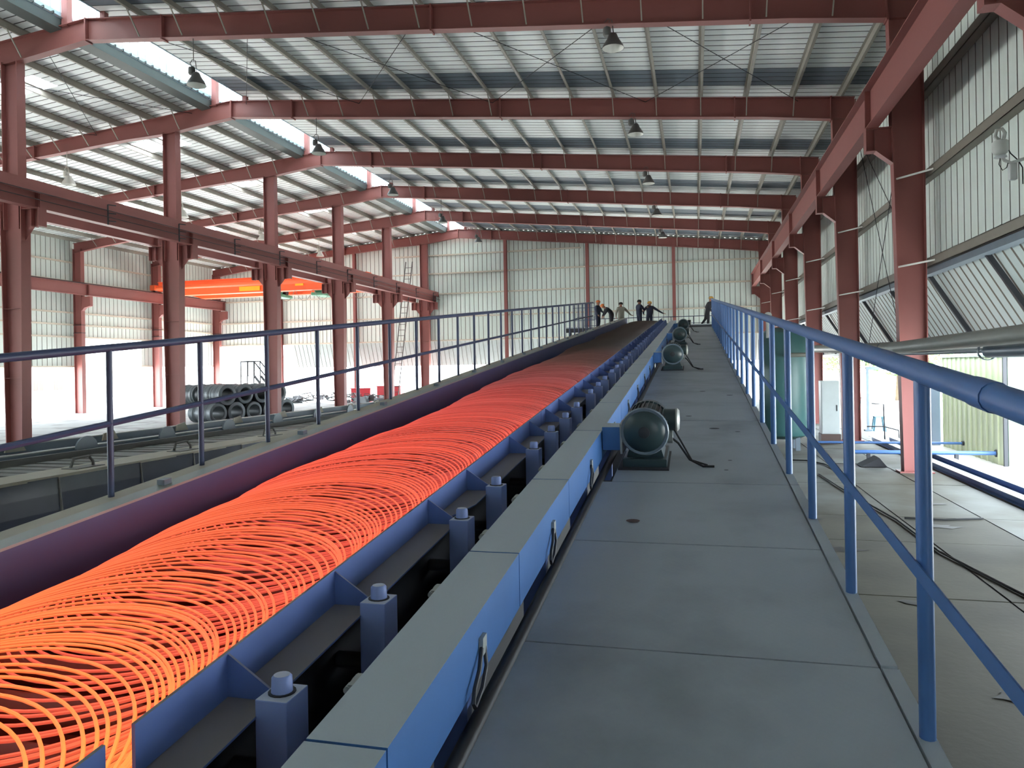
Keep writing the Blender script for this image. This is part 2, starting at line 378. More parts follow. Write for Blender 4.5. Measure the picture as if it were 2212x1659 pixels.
# ------------------------------------------------------------------ walls
def sheet_mesh(name, m, w_, axis, thick=0.055):
    # unit-height sheet (z 0..1) with one folded rib; axis = running direction
    p = [(0, 0), (w_ * .45, -.006), (w_ * .89, 0), (w_ * .905, thick), (w_ * .985, thick), (w_, 0)]
    vs = []; fs = []
    for z in (0, 1):
        for a, d in p: vs.append((d, a, z) if axis == 'y' else (a, d, z))
    k = len(p)
    for j in range(k - 1): fs.append((j, j + 1, k + j + 1, k + j))
    me = shared(MB().add(vs, fs), name, m); me.materials.append(MATS['wall_rib_shade'])
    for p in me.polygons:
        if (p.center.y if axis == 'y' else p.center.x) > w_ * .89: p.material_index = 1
    return me
WP = 0.37
wall_r = thing('wall_right', kind='structure'); wall_f = thing('wall_far', kind='structure'); wall_l = thing('wall_left', kind='structure')
me_wr = sheet_mesh('wall_sheet', 'wall_sheet', WP, 'y')
y = Y0
while y < Y1 - WP:
    inst(me_wr, 'wall_sheet', wall_r, (XR, y, 2.12), scale=(1, 1, zroof(XR) + .0 - 2.12)); y += WP
# flared skirt of the right wall
SKX, SKZ = 6.30, 0.34
sk = []
for a, d in [(0, 0), (WP * .82, 0.004), (WP * .86, .03), (WP * .96, .03), (WP, 0)]: sk.append((a, d))
vs = [(XR + .04 + d * .84, a, 2.1 + d * .5) for a, d in sk] + [(SKX + d * .84, a, SKZ + d * .5) for a, d in sk]
me_sk = shared(MB().add(vs, [(j, j + 1, 6 + j, 5 + j) for j in range(4)]), 'skirt_sheet', 'skirt_sheet')
me_sk.materials.append(MATS['girt'])
for p in me_sk.polygons:
    if WP * .82 < p.center.y < WP * .87 or p.center.y > WP * .965: p.material_index = 1
y = Y0
while y < Y1 - WP:
    inst(me_sk, 'skirt_sheet', wall_r, (0, y, 0)); y += WP
# unseen lower wall added along the near bays to shade the floor
y = Y0
while y < 5.0:
    inst(me_wr, 'wall_sheet', wall_r, (SKX + .02, y, FLOOR - .06), scale=(1, 1, SKZ - FLOOR + .06)); y += WP
for z, hh in ((7.9, .16), (6.1, .2), (4.15, .2), (2.17, .2)):
    MB().box(XR - .20, XR - .01, Y0, Y1, z - hh / 2, z - hh / 2 + .012).box(XR - .20, XR - .188, Y0, Y1, z - hh / 2, z + hh / 2).box(XR - .20, XR - .01, Y0, Y1, z + hh / 2 - .012, z + hh / 2).build('girt', 'girt', wall_r)
MB().box(XR - .16, XR + .06, Y0, Y1, 1.92, 2.05).build('skirt_head_rail', 'slate_metal', wall_r)
MB().box(SKX - .06, SKX + .06, Y0, Y1, SKZ - .10, SKZ + .02).build('skirt_foot_rail', 'skirt_sheet', wall_r)
yy = 4.95
while yy < 53:
    MB().bar((XR - .02, yy, 2.02), (SKX - .06, yy, SKZ + .02), .08, .09).build('skirt_strut', 'dark_steel', wall_r); yy += 3.5
# cross bracing on the right wall, second bay
for (a, b) in (((YF[1] + .3, 2.2), (YF[2] - .3, 7.2)), ((YF[1] + .3, 7.2), (YF[2] - .3, -1.5)), ((YF[1] + .3, -1.5), (YF[2] - .3, 7.4))):
    MB().cyl((4.9, a[0], a[1]), (4.9, b[0], b[1]), .009, 6).build('bracing_rod', 'dark_steel', wall_r)
# far gable
me_wf = sheet_mesh('wall_sheet', 'wall_sheet', .35, 'x')
me_wfs = sheet_mesh('skirt_sheet', 'sheet_thin', .35, 'x')
x = XL
while x < XR - .2:
    top = zroof(x + .17)
    inst(me_wf, 'wall_sheet', wall_f, (x, Y1, 2.1), scale=(1, 1, top - 2.1)); x += .35
vs = []
for zz, yo, xo in ((2.1, 0.0, 0.0), (0.2, .75, 0.0)):
    for a, d in [(0, 0), (.29, .004), (.30, .03), (.335, .03), (.35, 0)]: vs.append((a + xo, Y1 + yo + d, zz))
me_gs = shared(MB().add(vs, [(j, j + 1, 6 + j, 5 + j) for j in range(4)]), 'skirt_sheet', 'gable_skirt'); me_gs.materials.append(MATS['girt'])
for p in me_gs.polygons:
    if .292 < p.center.x < .299 or p.center.x > .336: p.material_index = 1
x = -31.6
while x < XR - .2: inst(me_gs, 'skirt_sheet', wall_f, (x, 0, 0)); x += .35
for z in (8.6, 7.2, 5.65, 3.9, 2.1):
    xa = XL if z < 8 else -22.5; xb = XR if z < 7.6 else (-8 if z > 8 else 2.0)
    MB().box(xa, xb, Y1 - .14, Y1 - .02, z - .05, z + .05).build('girt', 'girt_light', wall_f)
for x in (-13.6, -7.5, -1.4, -25.8, -32.3):
    mb = MB(); zt = rbot(x)
    mb.box(x - .11, x + .11, Y1 - .42, Y1 - .40, FLOOR, zt); mb.box(x - .11, x + .11, Y1 - .18, Y1 - .16, FLOOR, zt); mb.box(x - .01, x + .01, Y1 - .40, Y1 - .18, FLOOR, zt)
    mb.build('wind_post', 'red_oxide', wall_f)
# left wall
me_wl = sheet_mesh('wall_sheet', 'wall_sheet', .36, 'y'); me_wl2 = me_wl
y = Y0
while y < Y1 - .3:
    inst(me_wl, 'wall_sheet', wall_l, (XL, y, 2.3), scale=(-1, 1, zroof(XL) - 2.3))
    if not (39.5 < y < 44.9): inst(me_wl2, 'wall_sheet', wall_l, (XL, y, .43), scale=(-1, 1, 1.87))
    y += .36
for z in (7.1, 5.9, 3.9, 3.14, 2.36, .48):
    segs_ = [(Y0, Y1)] if z > 1 else [(Y0, 39.4), (44.9, Y1)]
    for a, b in segs_: MB().box(XL + .02, XL + .14, a, b, z - .05, z + .05).build('girt', 'girt_light', wall_l)

# unseen rear gable behind the camera, added to darken the foreground
wall_b = thing('wall_back', kind='structure')
x = XL
while x < XR:
    inst(me_wf, 'wall_sheet', wall_b, (x, Y0, FLOOR), scale=(3, -1, zroof(min(x + .5, XR)) + 2.5)); x += 1.05

# ------------------------------------------------------------------ portal frames
def right_column(k):
    yk = YF[k]
    o = thing('steel_column', f'red steel column along the right wall, {ORD[k]} counted from the camera' if k else 'red steel column on the right wall, top corner of the picture', 'column', (4.65, yk, FLOOR), group='columns along the right wall')
    def B(): return MB(lambda p: (p[0] - 4.65, p[1] - yk, p[2] - FLOOR))
    B().prism([(4.48, FLOOR), (4.96, FLOOR), (4.96, 8.25), (4.29, 8.3)], 'y', yk - .01, yk + .01).build('web', 'red_oxide', o)
    B().prism([(4.46, FLOOR), (4.48, FLOOR), (4.29, 8.32), (4.27, 8.32)], 'y', yk - .14, yk + .14).build('inner_flange', 'red_oxide', o)
    B().box(4.96, 4.98, yk - .14, yk + .14, FLOOR, 8.2).build('outer_flange', 'red_oxide', o)
    B().box(4.36, 5.06, yk - .2, yk + .2, FLOOR, FLOOR + .03).build('base_plate', 'red_oxide', o)
    b = B(); b.prism([(3.79, 4.72), (3.98, 4.72), (4.34, 4.42), (4.34, 5.2), (3.79, 5.2)], 'y', yk - .008, yk + .008)
    b.box(3.79, 4.34, yk - .13, yk + .13, 5.2, 5.22); b.box(3.79, 3.99, yk - .13, yk + .13, 4.70, 4.72)
    b.box(3.79, 3.80, yk - .13, yk + .13, 4.72, 5.2); b.box(3.975, 3.985, yk - .11, yk + .11, 4.72, 5.2)
    b.prism([(3.99, 4.70), (4.34, 4.40), (4.34, 4.42), (3.99, 4.72)], 'y', yk - .13, yk + .13)
    b.build('crane_bracket', 'red_oxide', o)
    for z in (6.95, 4.12, 2.15):
        B().bar((4.42, yk - .03, z - .06), (5.08, yk - .45, z + .02), .035, .035).build('girt_stay', 'white_bar', o)
    return o
for k in range(0, 7): right_column(k)

def left_column(k):
    yk = YF[k]; xc = -19.97
    o = thing('steel_column', f'red steel column in the middle row between the two bays, {ORD[k]} from the camera', 'column', (xc, yk, FLOOR), group='columns in the middle row')
    def B(): return MB(lambda p: (p[0] - xc, p[1] - yk, p[2] - FLOOR))
    zt = rbot(xc) + .03
    # upper shaft
    B().box(-20.24, -19.70, yk - .01, yk + .01, 5.2, zt).build('web', 'red_oxide', o)
    B().box(-20.26, -20.24, yk - .15, yk + .15, 4.4, zt).build('flange', 'red_oxide', o)
    B().box(-19.70, -19.68, yk - .15, yk + .15, 4.4, zt).build('flange', 'red_oxide', o)
    # deeper lower shaft, tapering to the floor
    B().prism([(-20.24, FLOOR), (-19.70, FLOOR), (-19.60, 5.2), (-20.34, 5.2)], 'y', yk - .012, yk + .012).build('lower_web', 'red_oxide', o)
    B().prism([(-20.27, FLOOR), (-20.24, FLOOR), (-20.34, 5.2), (-20.37, 5.2)], 'y', yk - .17, yk + .17).build('lower_flange', 'red_oxide', o)
    B().prism([(-19.70, FLOOR), (-19.67, FLOOR), (-19.57, 5.2), (-19.60, 5.2)], 'y', yk - .17, yk + .17).build('lower_flange', 'red_oxide', o)
    B().box(-20.40, -19.54, yk - .24, yk + .24, FLOOR, FLOOR + .03).build('base_plate', 'red_oxide', o)
    for z in (2.0, -.1): B().box(-20.28, -19.66, yk - .15, yk - .012, z, z + .012).build('stiffener', 'red_oxide', o)
    for s in (1, -1):
        def X(x): return xc + s * (x - xc)
        b = B(); pl = [(X(-19.62), 4.02), (X(-19.25), 4.45), (X(-18.98), 4.45), (X(-18.98), 4.98), (X(-19.62), 4.98)]
        b.prism(pl, 'y', yk - .01, yk + .01)
        x0, x1 = sorted((X(-19.62), X(-18.96))); b.box(x0, x1, yk - .15, yk + .15, 4.98, 5.0)
        x0, x1 = sorted((X(-18.98), X(-18.96))); b.box(x0, x1, yk - .15, yk + .15, 4.45, 4.98)
        x0, x1 = sorted((X(-19.26), X(-19.24))); b.box(x0, x1, yk - .13, yk + .13, 4.45, 4.98)
        b.build('crane_bracket', 'red_oxide', o)
    return o
for k in range(1, 7): left_column(k)

def wall_column(k):
    yk = YF[k]; xc = -38.1
    o = thing('steel_column', f'red steel column against the far left wall, {["nearest", "middle", "corner"][k - 4]} one of the three', 'column', (xc, yk, FLOOR), group='columns at the far left wall')
    def B(): return MB(lambda p: (p[0] - xc, p[1] - yk, p[2] - FLOOR))
    zt = rbot(xc) + .2
    B().box(-38.38, -37.82, yk - .01, yk + .01, FLOOR, zt).build('web', 'red_oxide', o)
    B().box(-38.4, -38.38, yk - .15, yk + .15, FLOOR, zt).build('flange', 'red_oxide', o)
    B().box(-37.82, -37.80, yk - .15, yk + .15, FLOOR, zt).build('flange', 'red_oxide', o)
    B().prism([(-37.8, 4.0), (-37.6, 4.2), (-37.15, 4.3), (-37.15, 4.92), (-37.8, 4.92)], 'y', yk - .12, yk + .12).build('crane_bracket', 'red_oxide', o)
    for z in (2.6, 3.1): B().box(-38.42, -37.78, yk - .16, yk + .16, z, z + .03).build('collar', 'dark_steel', o)
for k in (4, 5, 6): wall_column(k)

def rafter(k):
    yk = YF[k]
    o = thing('roof_rafter', f'red steel roof rafter spanning the hall, {ORD[k]} from the camera', 'rafter', (RIDGE, yk, 0), group='roof rafters')
    def B(): return MB(lambda p: (p[0] - RIDGE, p[1] - yk, p[2]))
    xs = [4.96, 4.29, 2.2, -6, RIDGE, -20, -22, -29, -36, -38.4]
    bot = [7.62] + [rbot(x) for x in xs[1:]]
    poly = [(x, rtop(x)) for x in xs] + [(x, b) for x, b in zip(xs[::-1], bot[::-1])]
    B().prism(poly, 'y', yk - .008, yk + .008).build('web', 'red_oxide', o)
    for nm, zz, sg in (('top_flange', [rtop(x) for x in xs], 1), ('bottom_flange', bot, -1)):
        b = B()
        pl = [(x, z) for x, z in zip(xs, zz)] + [(x, z + sg * .02) for x, z in zip(xs[::-1], zz[::-1])]
        b.prism(pl, 'y', yk - .13, yk + .13); b.build(nm, 'red_oxide', o)
    for x in (4.27, 1.36, -6.5, -14.6, RIDGE, -26.5):
        B().box(x - .02, x + .02, yk - .14, yk + .14, rbot(x) - .06, rtop(x) + .04).build('splice_plate', 'red_oxide', o)
    for x in PX_R + PX_L:
        if x > 4.2 or x < -37: continue
        B().bar((x, yk - .62, zroof(x) - .2), (x, yk - .13, rbot(x) + .03), .03, .03).build('fly_brace', 'purlin', o)
for k in range(1, 7): rafter(k)

def runway(name, x, zb, zt, ya, yb, label, fl=.26, stiff=True, side=-1):
    o = thing('crane_runway_beam', label, 'beam', (x, ya, zb))
    def B(): return MB(lambda p: (p[0] - x, p[1] - ya, p[2] - zb))
    B().box(x - .008, x + .008, ya, yb, zb, zt).build('web', 'red_oxide', o)
    B().box(x - fl / 2, x + fl / 2, ya, yb, zb - .02, zb).build('bottom_flange', 'red_oxide', o)
    B().box(x - fl / 2 - .04, x + fl / 2 + .04, ya, yb, zt, zt + .02).build('top_flange', 'red_oxide', o)
    B().box(x - .05, x + .05, ya, yb, zt + .02, zt + .10).build('crane_rail', 'dark_steel', o)
    for k in range(-2, 7):
        if ya <= YF[k] <= yb:
            for dy in (-.02, .02): B().box(x - fl / 2 + .01, x + fl / 2 - .01, YF[k] + dy - .006, YF[k] + dy + .006, zb, zt).build('stiffener', 'red_oxide', o)
    return o
runway('r', 3.92, 5.24, 6.08, 1.0, 53.4, 'long pink-red crane beam running along the right columns')
rb = runway('n', -19.2, 5.02, 5.72, 8.0, 53.5, 'dark red crane beam on the near side of the middle columns with hook rack', fl=.3)
def BN(): return MB(lambda p: (p[0] + 19.2, p[1] - 8.0, p[2] - 5.02))
BN().box(-18.98, -18.94, 8.0, 53.5, 5.42, 5.78).build('edge_channel', 'red_oxide', rb)
BN().cyl((-18.86, 8, 5.42), (-18.86, 53.5, 5.42), .012, 6).build('conductor_wire', 'dark_steel', rb)
BN().cyl((-18.86, 8, 5.20), (-18.86, 53.5, 5.20), .012, 6).build('conductor_wire', 'dark_steel', rb)
y = 20.7
while y < 53:
    b = BN(); b.bar((-18.9, y, 4.95), (-18.9, y, 5.62), .035, .035)
    for z in (5.62, 5.34, 5.08): b.bar((-18.9, y, z), (-18.78, y + .22, z), .03, .03)
    b.build('hook_rack', 'dark_steel', rb); y += 3.5
runway('b', -20.8, 5.05, 5.75, 8.0, 53.5, 'red crane beam on the far side of the middle columns', fl=.28)
runway('l', -37.45, 5.0, 5.66, 14.0, 53.4, 'pink-red crane beam along the far left wall', fl=.3)

# ------------------------------------------------------------------ overhead crane
cr = thing('overhead_crane', 'bright orange double girder overhead crane in the left bay', 'crane', (-29, 46.5, 5.7))
def BC(): return MB(lambda p: (p[0] + 29, p[1] - 46.5, p[2] - 5.7))
for yc, nm in ((45.6, 'main_girder'), (48.2, 'main_girder')):
    BC().prism([(-37.2, 5.95), (-35.6, 5.45), (-22.6, 5.45), (-21.0, 5.95), (-21.0, 6.42), (-37.2, 6.42)], 'y', yc - .28, yc + .28).build(nm, 'crane_orange', cr, bevel=.01)
    BC().box(-37.2, -21.0, yc - .36, yc + .36, 6.42, 6.46).build('girder_flange', 'crane_orange', cr)
BC().cyl((-37.0, 44.95, 5.98), (-21.2, 44.95, 5.98), .13, 12).build('walkway_tube', 'crane_orange', cr)
for xx in (-37.45, -20.8):
    BC().box(xx - .2, xx + .2, 45.0, 49.0, 5.86, 6.24).build('end_truck', 'crane_orange', cr, bevel=.02)
    for yw in (45.3, 48.7): BC().cyl((xx - .08, yw, 5.95), (xx + .08, yw, 5.95), .17, 14).build('wheel', 'dark_steel', cr)
BC().box(-30.6, -29.0, 45.25, 45.31, 5.56, 5.86).build('warning_plate', 'warn_yellow', cr)
BC().box(-26.3, -25.7, 45.25, 45.31, 5.75, 5.98).build('warning_plate', 'warn_yellow', cr)
for xx in (-28.3, -25.05):
    b = BC(); b.box(xx - .45, xx + .45, 45.9, 47.6, 5.12, 5.34).build('hoist_frame', 'hoist_green', cr, bevel=.06)
    BC().cyl((xx - .25, 46.3, 5.56), (xx + .30, 46.3, 5.56), .24, 14).build('hoist_motor', 'hoist_green', cr)
    BC().cyl((xx + .1, 46.9, 5.5), (xx + .42, 46.9, 5.5), .2, 14).build('hoist_drum', 'dark_steel', cr)
for i in range(5):
    xa = -27.6 + i * 1.35; P = [(xa + 1.3 * t, 45.2, 5.45 - .75 * (1 - (2 * t - 1) ** 2)) for t in [j / 10 for j in range(11)]]
    BC().tube(P, .015, 6).build('festoon_cable', 'pipe_grey', cr)
BC().cyl((-25.1, 46.4, 5.2), (-25.1, 46.4, 1.0), .012, 6).build('hoist_rope', 'pipe_grey', cr)

# ------------------------------------------------------------------ hanging lamps
def lamp(x, yk, z, pale, label, drop):
    o = thing('pendant_lamp', label, 'lamp', (x, yk, z), group='bell-shaped hanging lamps')
    m = 'lamp_pale' if pale else 'lamp_dark'
    MB().lathe([(.08, .26), (.10, .24), (.14, .14), (.24, -.02), (.27, -.10)], 20).build('shade', m, o)
    MB().lathe([(.262, -.098), (.225, -.02), (.13, .13), (.0, .15)], 20).build('reflector', 'lamp_inside', o)
    MB().lathe([(0, .46), (.09, .46), (.10, .42), (.10, .30), (.08, .26), (.0, .26)], 16, (-.14, 0, -.04)).build('ballast_housing', m, o)
    MB().tube([(-.10, 0, .40), (-.20, 0, .55), (-.12, 0, .64), (-.02, 0, .60), (.02, 0, .25)], .014, 6).build('hanger_loop', m, o)
    MB().cyl((-.08, 0, .60), (-.08, 0, drop), .013, 6).build('suspension_rod', m, o)
NM = {1: 'nearest', 2: 'second', 3: 'third', 4: 'fourth', 5: 'farthest'}
for k in range(1, 6):
    lamp(-1.84, YF[k], 7.84, False, f'dark hanging lamp in the right-hand row, {NM[k]} of five', rbot(-1.84) - 7.84)
    lamp(-13.57, YF[k], 8.2, False, f'dark lamp on a long rod below the ridge row, {NM[k]} of five', rbot(-13.57) - 8.2)
for k in range(2, 6):
    lamp(-24.9, YF[k], 7.9, True, f'pale hanging lamp in the left bay, {["nearest", "second", "third", "farthest"][k - 2]} of four', rbot(-24.9) - 7.9)

# ------------------------------------------------------------------ walkway
YE = 36.0
wk = thing('walkway', 'sloping grey steel walkway of chequer plates beside the conveyor', 'walkway', (0, 0, -H))
def BI(oz=0): return MB(inc)
def unroot(o, root):
    o.parent = root; o.location = (-root.location.x, -root.location.y, -root.location.z); return o
def IB(mb, name, m, root, bevel=0): return unroot(mb.build(name, m, None, bevel), root)
seams = [-2.0, -1.0, .5, 1.95, 3.38, 4.85, 6.42, 8.11, 9.59, 11.13, 13.2, 15.43, 17.6, 19.8, 22, 24.2, 26.5, 29, 31.5, 34, YE]
MOT = [6.95, 15.9, 23.6, 31.0]
for a, b in zip(seams, seams[1:]):
    x0 = -.80
    for my in MOT[:1]:
        if a - .1 < my < b: x0 = -.72
    IB(BI().box(x0, .725, a + .008, b - .008, -.03, R.uniform(-.002, .002)), 'deck_plate', 'deck', wk)
IB(BI().box(-.76, .70, -2, YE, -.14, -.05), 'underframe', 'black', wk)
for a, b in zip(seams[::2], seams[2::2]):
    IB(BI().box(.735, .80, a + .012, b - .012, -.06, .004), 'edge_curb', 'deck', wk)
for i, (xx, yv, s_) in enumerate(((-.45, 5.3, .05), (.2, 9.0, .06), (.45, 8.8, .03), (-.1, 9.9, .04), (.3, 7.3, .02), (.25, 6.9, .02), (.5, 11.9, .05), (.1, 12.4, .05))):
    b = BI(); b.add([(xx + s_ * cos(2 * pi * j / 12), yv + s_ * .8 * sin(2 * pi * j / 12), .004) for j in range(12)], [tuple(range(12))]); IB(b, 'oil_spot', 'brown_base' if i == 0 else 'dark_steel', wk)
IB(BI().tube([(-.83, -2, -.005), (-.83, YE, -.005)], .034, 10), 'conduit_pipe', 'black', wk)
yy = 1.0
while yy < YE:
    IB(MB().box(.60, .68, yy - .04, yy + .04, FLOOR, T * yy - H - .1), 'leg', 'blue_paint', wk)
    yy += 3.2

def railing(name, x, base, top, mid, ys, ya, yb, rp, rt, m, label, flat=False):
    o = thing('railing', label, 'railing', (x, ya, 0))
    for yv in ys: IB(BI().cyl((x, yv, base), (x, yv, top), rp, 12), 'post', m, o)
    n_ = 24
    IB(BI().tube([(x, ya + (yb - ya) * i / n_, top) for i in range(n_ + 1)], rt, 14), 'top_rail', m, o)
    if flat: IB(BI().box(x - .035, x - .029, ya, yb, mid - .028, mid + .028), 'mid_rail', m, o)
    else: IB(BI().tube([(x, ya, mid), (x, yb, mid)], rt * .8, 8), 'mid_rail', m, o)
    return o
rl = railing('r', .772, -.02, 1.29, .60, [1.57 + 1.31 * i for i in range(27)], -1.5, YE, .028, .040, 'blue_paint', 'blue tubular railing on the right of the walkway', flat=True)
IB(BI().tube([(.772, 2.22, 1.29), (.772, 2.36, 1.29)], .0435, 14), 'rail_sleeve', 'blue_paint', rl)
lf = railing('l', -3.54, .47, 1.40, .93, [1.25 + .872 * i for i in range(29)], -1.0, 26.4, .019, .025, 'navy_rail', 'dark blue railing on the left side of the conveyor')
for yv in (24.0, 24.5, 25.0, 25.5, 26.0): IB(BI().cyl((-3.54, yv, .47), (-3.54, yv, 1.40), .012, 8), 'end_bar', 'navy_rail', lf)

# ------------------------------------------------------------------ roller conveyor with the hot rod
cv = thing('roller_conveyor', 'inclined blue roller conveyor carrying the glowing wire', 'conveyor', (-2.4, 0, FLOOR))
def C(mb, name, m, bevel=0): return IB(mb, name, m, cv, bevel)
YT = 37.5
C(BI().box(-3.33, -3.30, -2, YT, -.35, .47), 'left_side_wall', 'side_wall')
C(BI().prism([(-3.33, .47), (-3.30, .47), (-3.30, .485), (-3.40, .495), (-3.40, .48)], 'y', -2, YT), 'wall_lip', 'galv')
C(BI().box(-3.60, -3.40, -2, YT, .455, .475), 'edge_strip', 'beige_strip')
C(BI().box(-3.58, -3.54, -2, YT, -.4, .455), 'outer_skirt', 'tarp')
y = .6
while y < 34:
    C(BI().box(-3.40, -3.345, y, y + .07, .49, .525), 'clip', 'slate_metal'); y += 1.75
C(BI().box(-3.30, -1.6, -2, YT, -.30, -.27), 'drip_pan', 'pan')
me_roll = shared(MB().cyl((-3.28, 0, 0), (-1.61, 0, 0), .062, 12), 'roller', 'roller')
me_roll2 = shared(MB().lathe([(.0, -.01), (.09, -.01), (.09, .01), (0, .01)], 14, axis='x'), 'collar', 'roller')
y = -1.8
while y < YT:
    o = inst(me_roll, 'roller', cv, (2.4, y, inc((0, y, .135))[2] - FLOOR)); y += .27
# right-hand side plates, shelves, gussets, bearing blocks
gus = [1.42, 2.24, 3.02, 4.21, 4.99, 6.23, 7.03, 7.83, 8.61, 9.8]
while gus[-1] < 35.5: gus.append(gus[-1] + (.8 if len(gus) % 3 else 1.0))
plates = [(-2, 1.69), (1.80, 7.6), (7.61, 13.9), (13.91, 20.2), (20.21, 26.5), (26.51, 32.0), (32.01, YT)]
for i, (a, b) in enumerate(plates):
    tp = .43 if i == 0 else .425
    C(BI().box(-1.592, -1.58, a, b, .20, tp), 'side_plate', 'blue_frame')
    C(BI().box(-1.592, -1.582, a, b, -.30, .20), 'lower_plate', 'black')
me_cap = shared(MB().lathe([(.036, 0), (.034, .05), (.027, .058), (0, .058)], 16), 'grease_cap', 'blue_block')
me_ring = shared(MB().lathe([(.046, 0), (.046, .004), (.036, .004)], 16), 'cap_ring', 'black')
def gusset_mesh():
    return shared(MB().prism([(-1.58, .42), (-1.58, .27), (-1.40, .27), (-1.40, .30)], 'y', -.005, .005), 'gusset', 'blue_frame')
me_gus = gusset_mesh()
mbk = MB().box(-1.415, -1.30, -.07, .07, -.35, .32); me_blk = shared(mbk, 'bearing_block', 'blue_block')
for i, yg in enumerate(gus):
    dz = inc((0, yg, 0))[2]
    inst(me_gus, 'gusset', cv, (2.4, yg, dz - FLOOR))
    bo = inst(me_blk, 'bearing_block', cv, (2.4, yg - .03, dz - FLOOR))
    bv = bo.modifiers.new('bevel', 'BEVEL'); bv.width = .004; bv.segments = 2
    inst(me_ring, 'cap_ring', bo, (-1.357, 0, .32)); inst(me_cap, 'grease_cap', bo, (-1.357, 0, .321))
    if i + 1 < len(gus):
        a, b = yg + .01, gus[i + 1] - .01
        if i in (0, 3):      # shelf plates with a cut corner
            pl = [(-1.578, a + .06), (-1.52, a + .02), (-1.41, a + (b - a) * .55), (-1.41, b), (-1.578, b)]
        else: pl = [(-1.578, a), (-1.41, a), (-1.41, b), (-1.578, b)]
        C(BI().prism(pl, 'z', .268, .276), 'shelf_plate', 'blue_frame')
# dark machinery pit between the plate and the guard
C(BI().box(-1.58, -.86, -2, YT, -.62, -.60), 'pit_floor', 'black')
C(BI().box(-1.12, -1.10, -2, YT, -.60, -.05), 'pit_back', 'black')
for i, yg in enumerate(gus):
    C(BI().cyl((-1.58, yg + .02, .02), (-1.10, yg + .02, .02), .035, 10), 'shaft', 'dark_steel')
    if i % 2 == 0: C(BI().box(-1.30, -1.10, yg + .18, yg + .30, -.5, -.06), 'gearbox', 'dark_steel', bevel=.01)
yy = 0.2
while yy < YT:
    for xx in (-1.52, -3.25): C(MB().box(xx - .06, xx + .06, yy - .06, yy + .06, FLOOR, T * yy - H - .3), 'leg', 'dark_steel')
    yy += 2.4
# chain guards (hinged boxes)
cs = [-1.2, .35, 1.95, 3.58, 5.08, 6.97, 8.82, 10.4, 12.05, 13.6, 15.0, 18.2, 21.4, 25, 29, 33, YE]
for i, (a, b) in enumerate(zip(cs, cs[1:])):
    g = thing('guard_cover'); g.parent = cv; g.location = (2.4, 0, -FLOOR)
    a += .006; b -= .006
    for nm, bx in (('lid', (-1.125, -.868, a, b, .332, .34)), ('side_panel', (-.876, -.868, a, b, .075, .332)), ('back_panel', (-1.125, -1.117, a, b, .20, .332)), ('end_panel', (-1.117, -.876, a, a + .006, .075, .332))):
        BI().box(*bx).build(nm, 'blue_cover', g)
    hy = a + .55 * (b - a)
    BI().box(-.868, -.850, hy + .02, hy + .075, .17, .24).build('handle_plate', 'galv', g)
    BI().tube([(-.858, hy + .025, .20), (-.846, hy - .05, .15), (-.842, hy - .13, .115), (-.840, hy - .155, .075), (-.842, hy - .13, .045), (-.845, hy - .02, .06), (-.846, hy + .05, .12), (-.858, hy + .065, .19)], .009, 8).build('handle', 'dark_steel', g)
    for fh in ((.22, .72) if b - a > 1.2 else (.5,)):
        yh = a + fh * (b - a)
        BI().cyl((-1.15, yh - .045, .315), (-1.15, yh - .012, .315), .014, 10).cyl((-1.15, yh + .012, .315), (-1.15, yh + .045, .315), .014, 10).box(-1.15, -1.11, yh - .04, yh + .04, .325, .333).build('hinge', 'galv', g)
    mid = (a + b) / 2
    BI().box(-1.02, -.88, mid - .03, mid + .03, -.35, .10).build('support_bracket', 'blue_frame', g)

# the hot wire rod: one spiral, cut loop by loop
wr = thing('hot_wire_rod', 'glowing orange-red steel wire laid in overlapping loops along the conveyor', 'wire', (-2.42, 0, 0))
PL = .060; NEAR = 295
LY = [-1.9]
while LY[-1] < YT - .9:
    LY.append(LY[-1] + PL * (R.choice((.45, .6, .8, .95, 1.1, 1.4, 1.75)) if len(LY) < NEAR else 1.35))
LJ = [(R.uniform(-.010, .010), R.uniform(-.010, .010), R.uniform(-.003, .003)) for _ in range(len(LY) + 2)]
def loop_path(i, seg):
    # neighbouring loops fall almost alike and run into each other: one continuous rod
    P = []
    for j in range(seg + 1):
        u = j / seg; y0 = LY[i] + (LY[i + 1] - LY[i]) * u
        jx, jr, jz = [LJ[i][q] + (LJ[i + 1][q] - LJ[i][q]) * u for q in range(3)]
        cx = -2.42 + .055 * sin(y0 * .9) + .02 * sin(y0 * 4.3 + 1) + jx
        rad = .715 + .022 * sin(y0 * 1.3 + 1) + .012 * sin(y0 * 5.1) + jr
        tilt = .050 + .006 * sin(y0 * 2.1); ph = y0 * 1.1; th = -pi / 2 + 2 * pi * u
        x = cx + rad * cos(th) * (1 + .014 * sin(3 * th + ph)); yv = y0 + rad * .99 * sin(th)
        P.append(inc((x, yv, .270 + tilt * sin(th) + .008 * sin(2 * th + ph) + jz)))
    return P
for i in range(NEAR):
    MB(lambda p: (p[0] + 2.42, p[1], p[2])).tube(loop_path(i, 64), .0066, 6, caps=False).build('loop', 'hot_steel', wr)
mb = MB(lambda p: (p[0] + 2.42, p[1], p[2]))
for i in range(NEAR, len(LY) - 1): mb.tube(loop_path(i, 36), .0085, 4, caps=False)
tag(mb.build('cooled_loops', 'hot_steel', wr), kind='stuff')

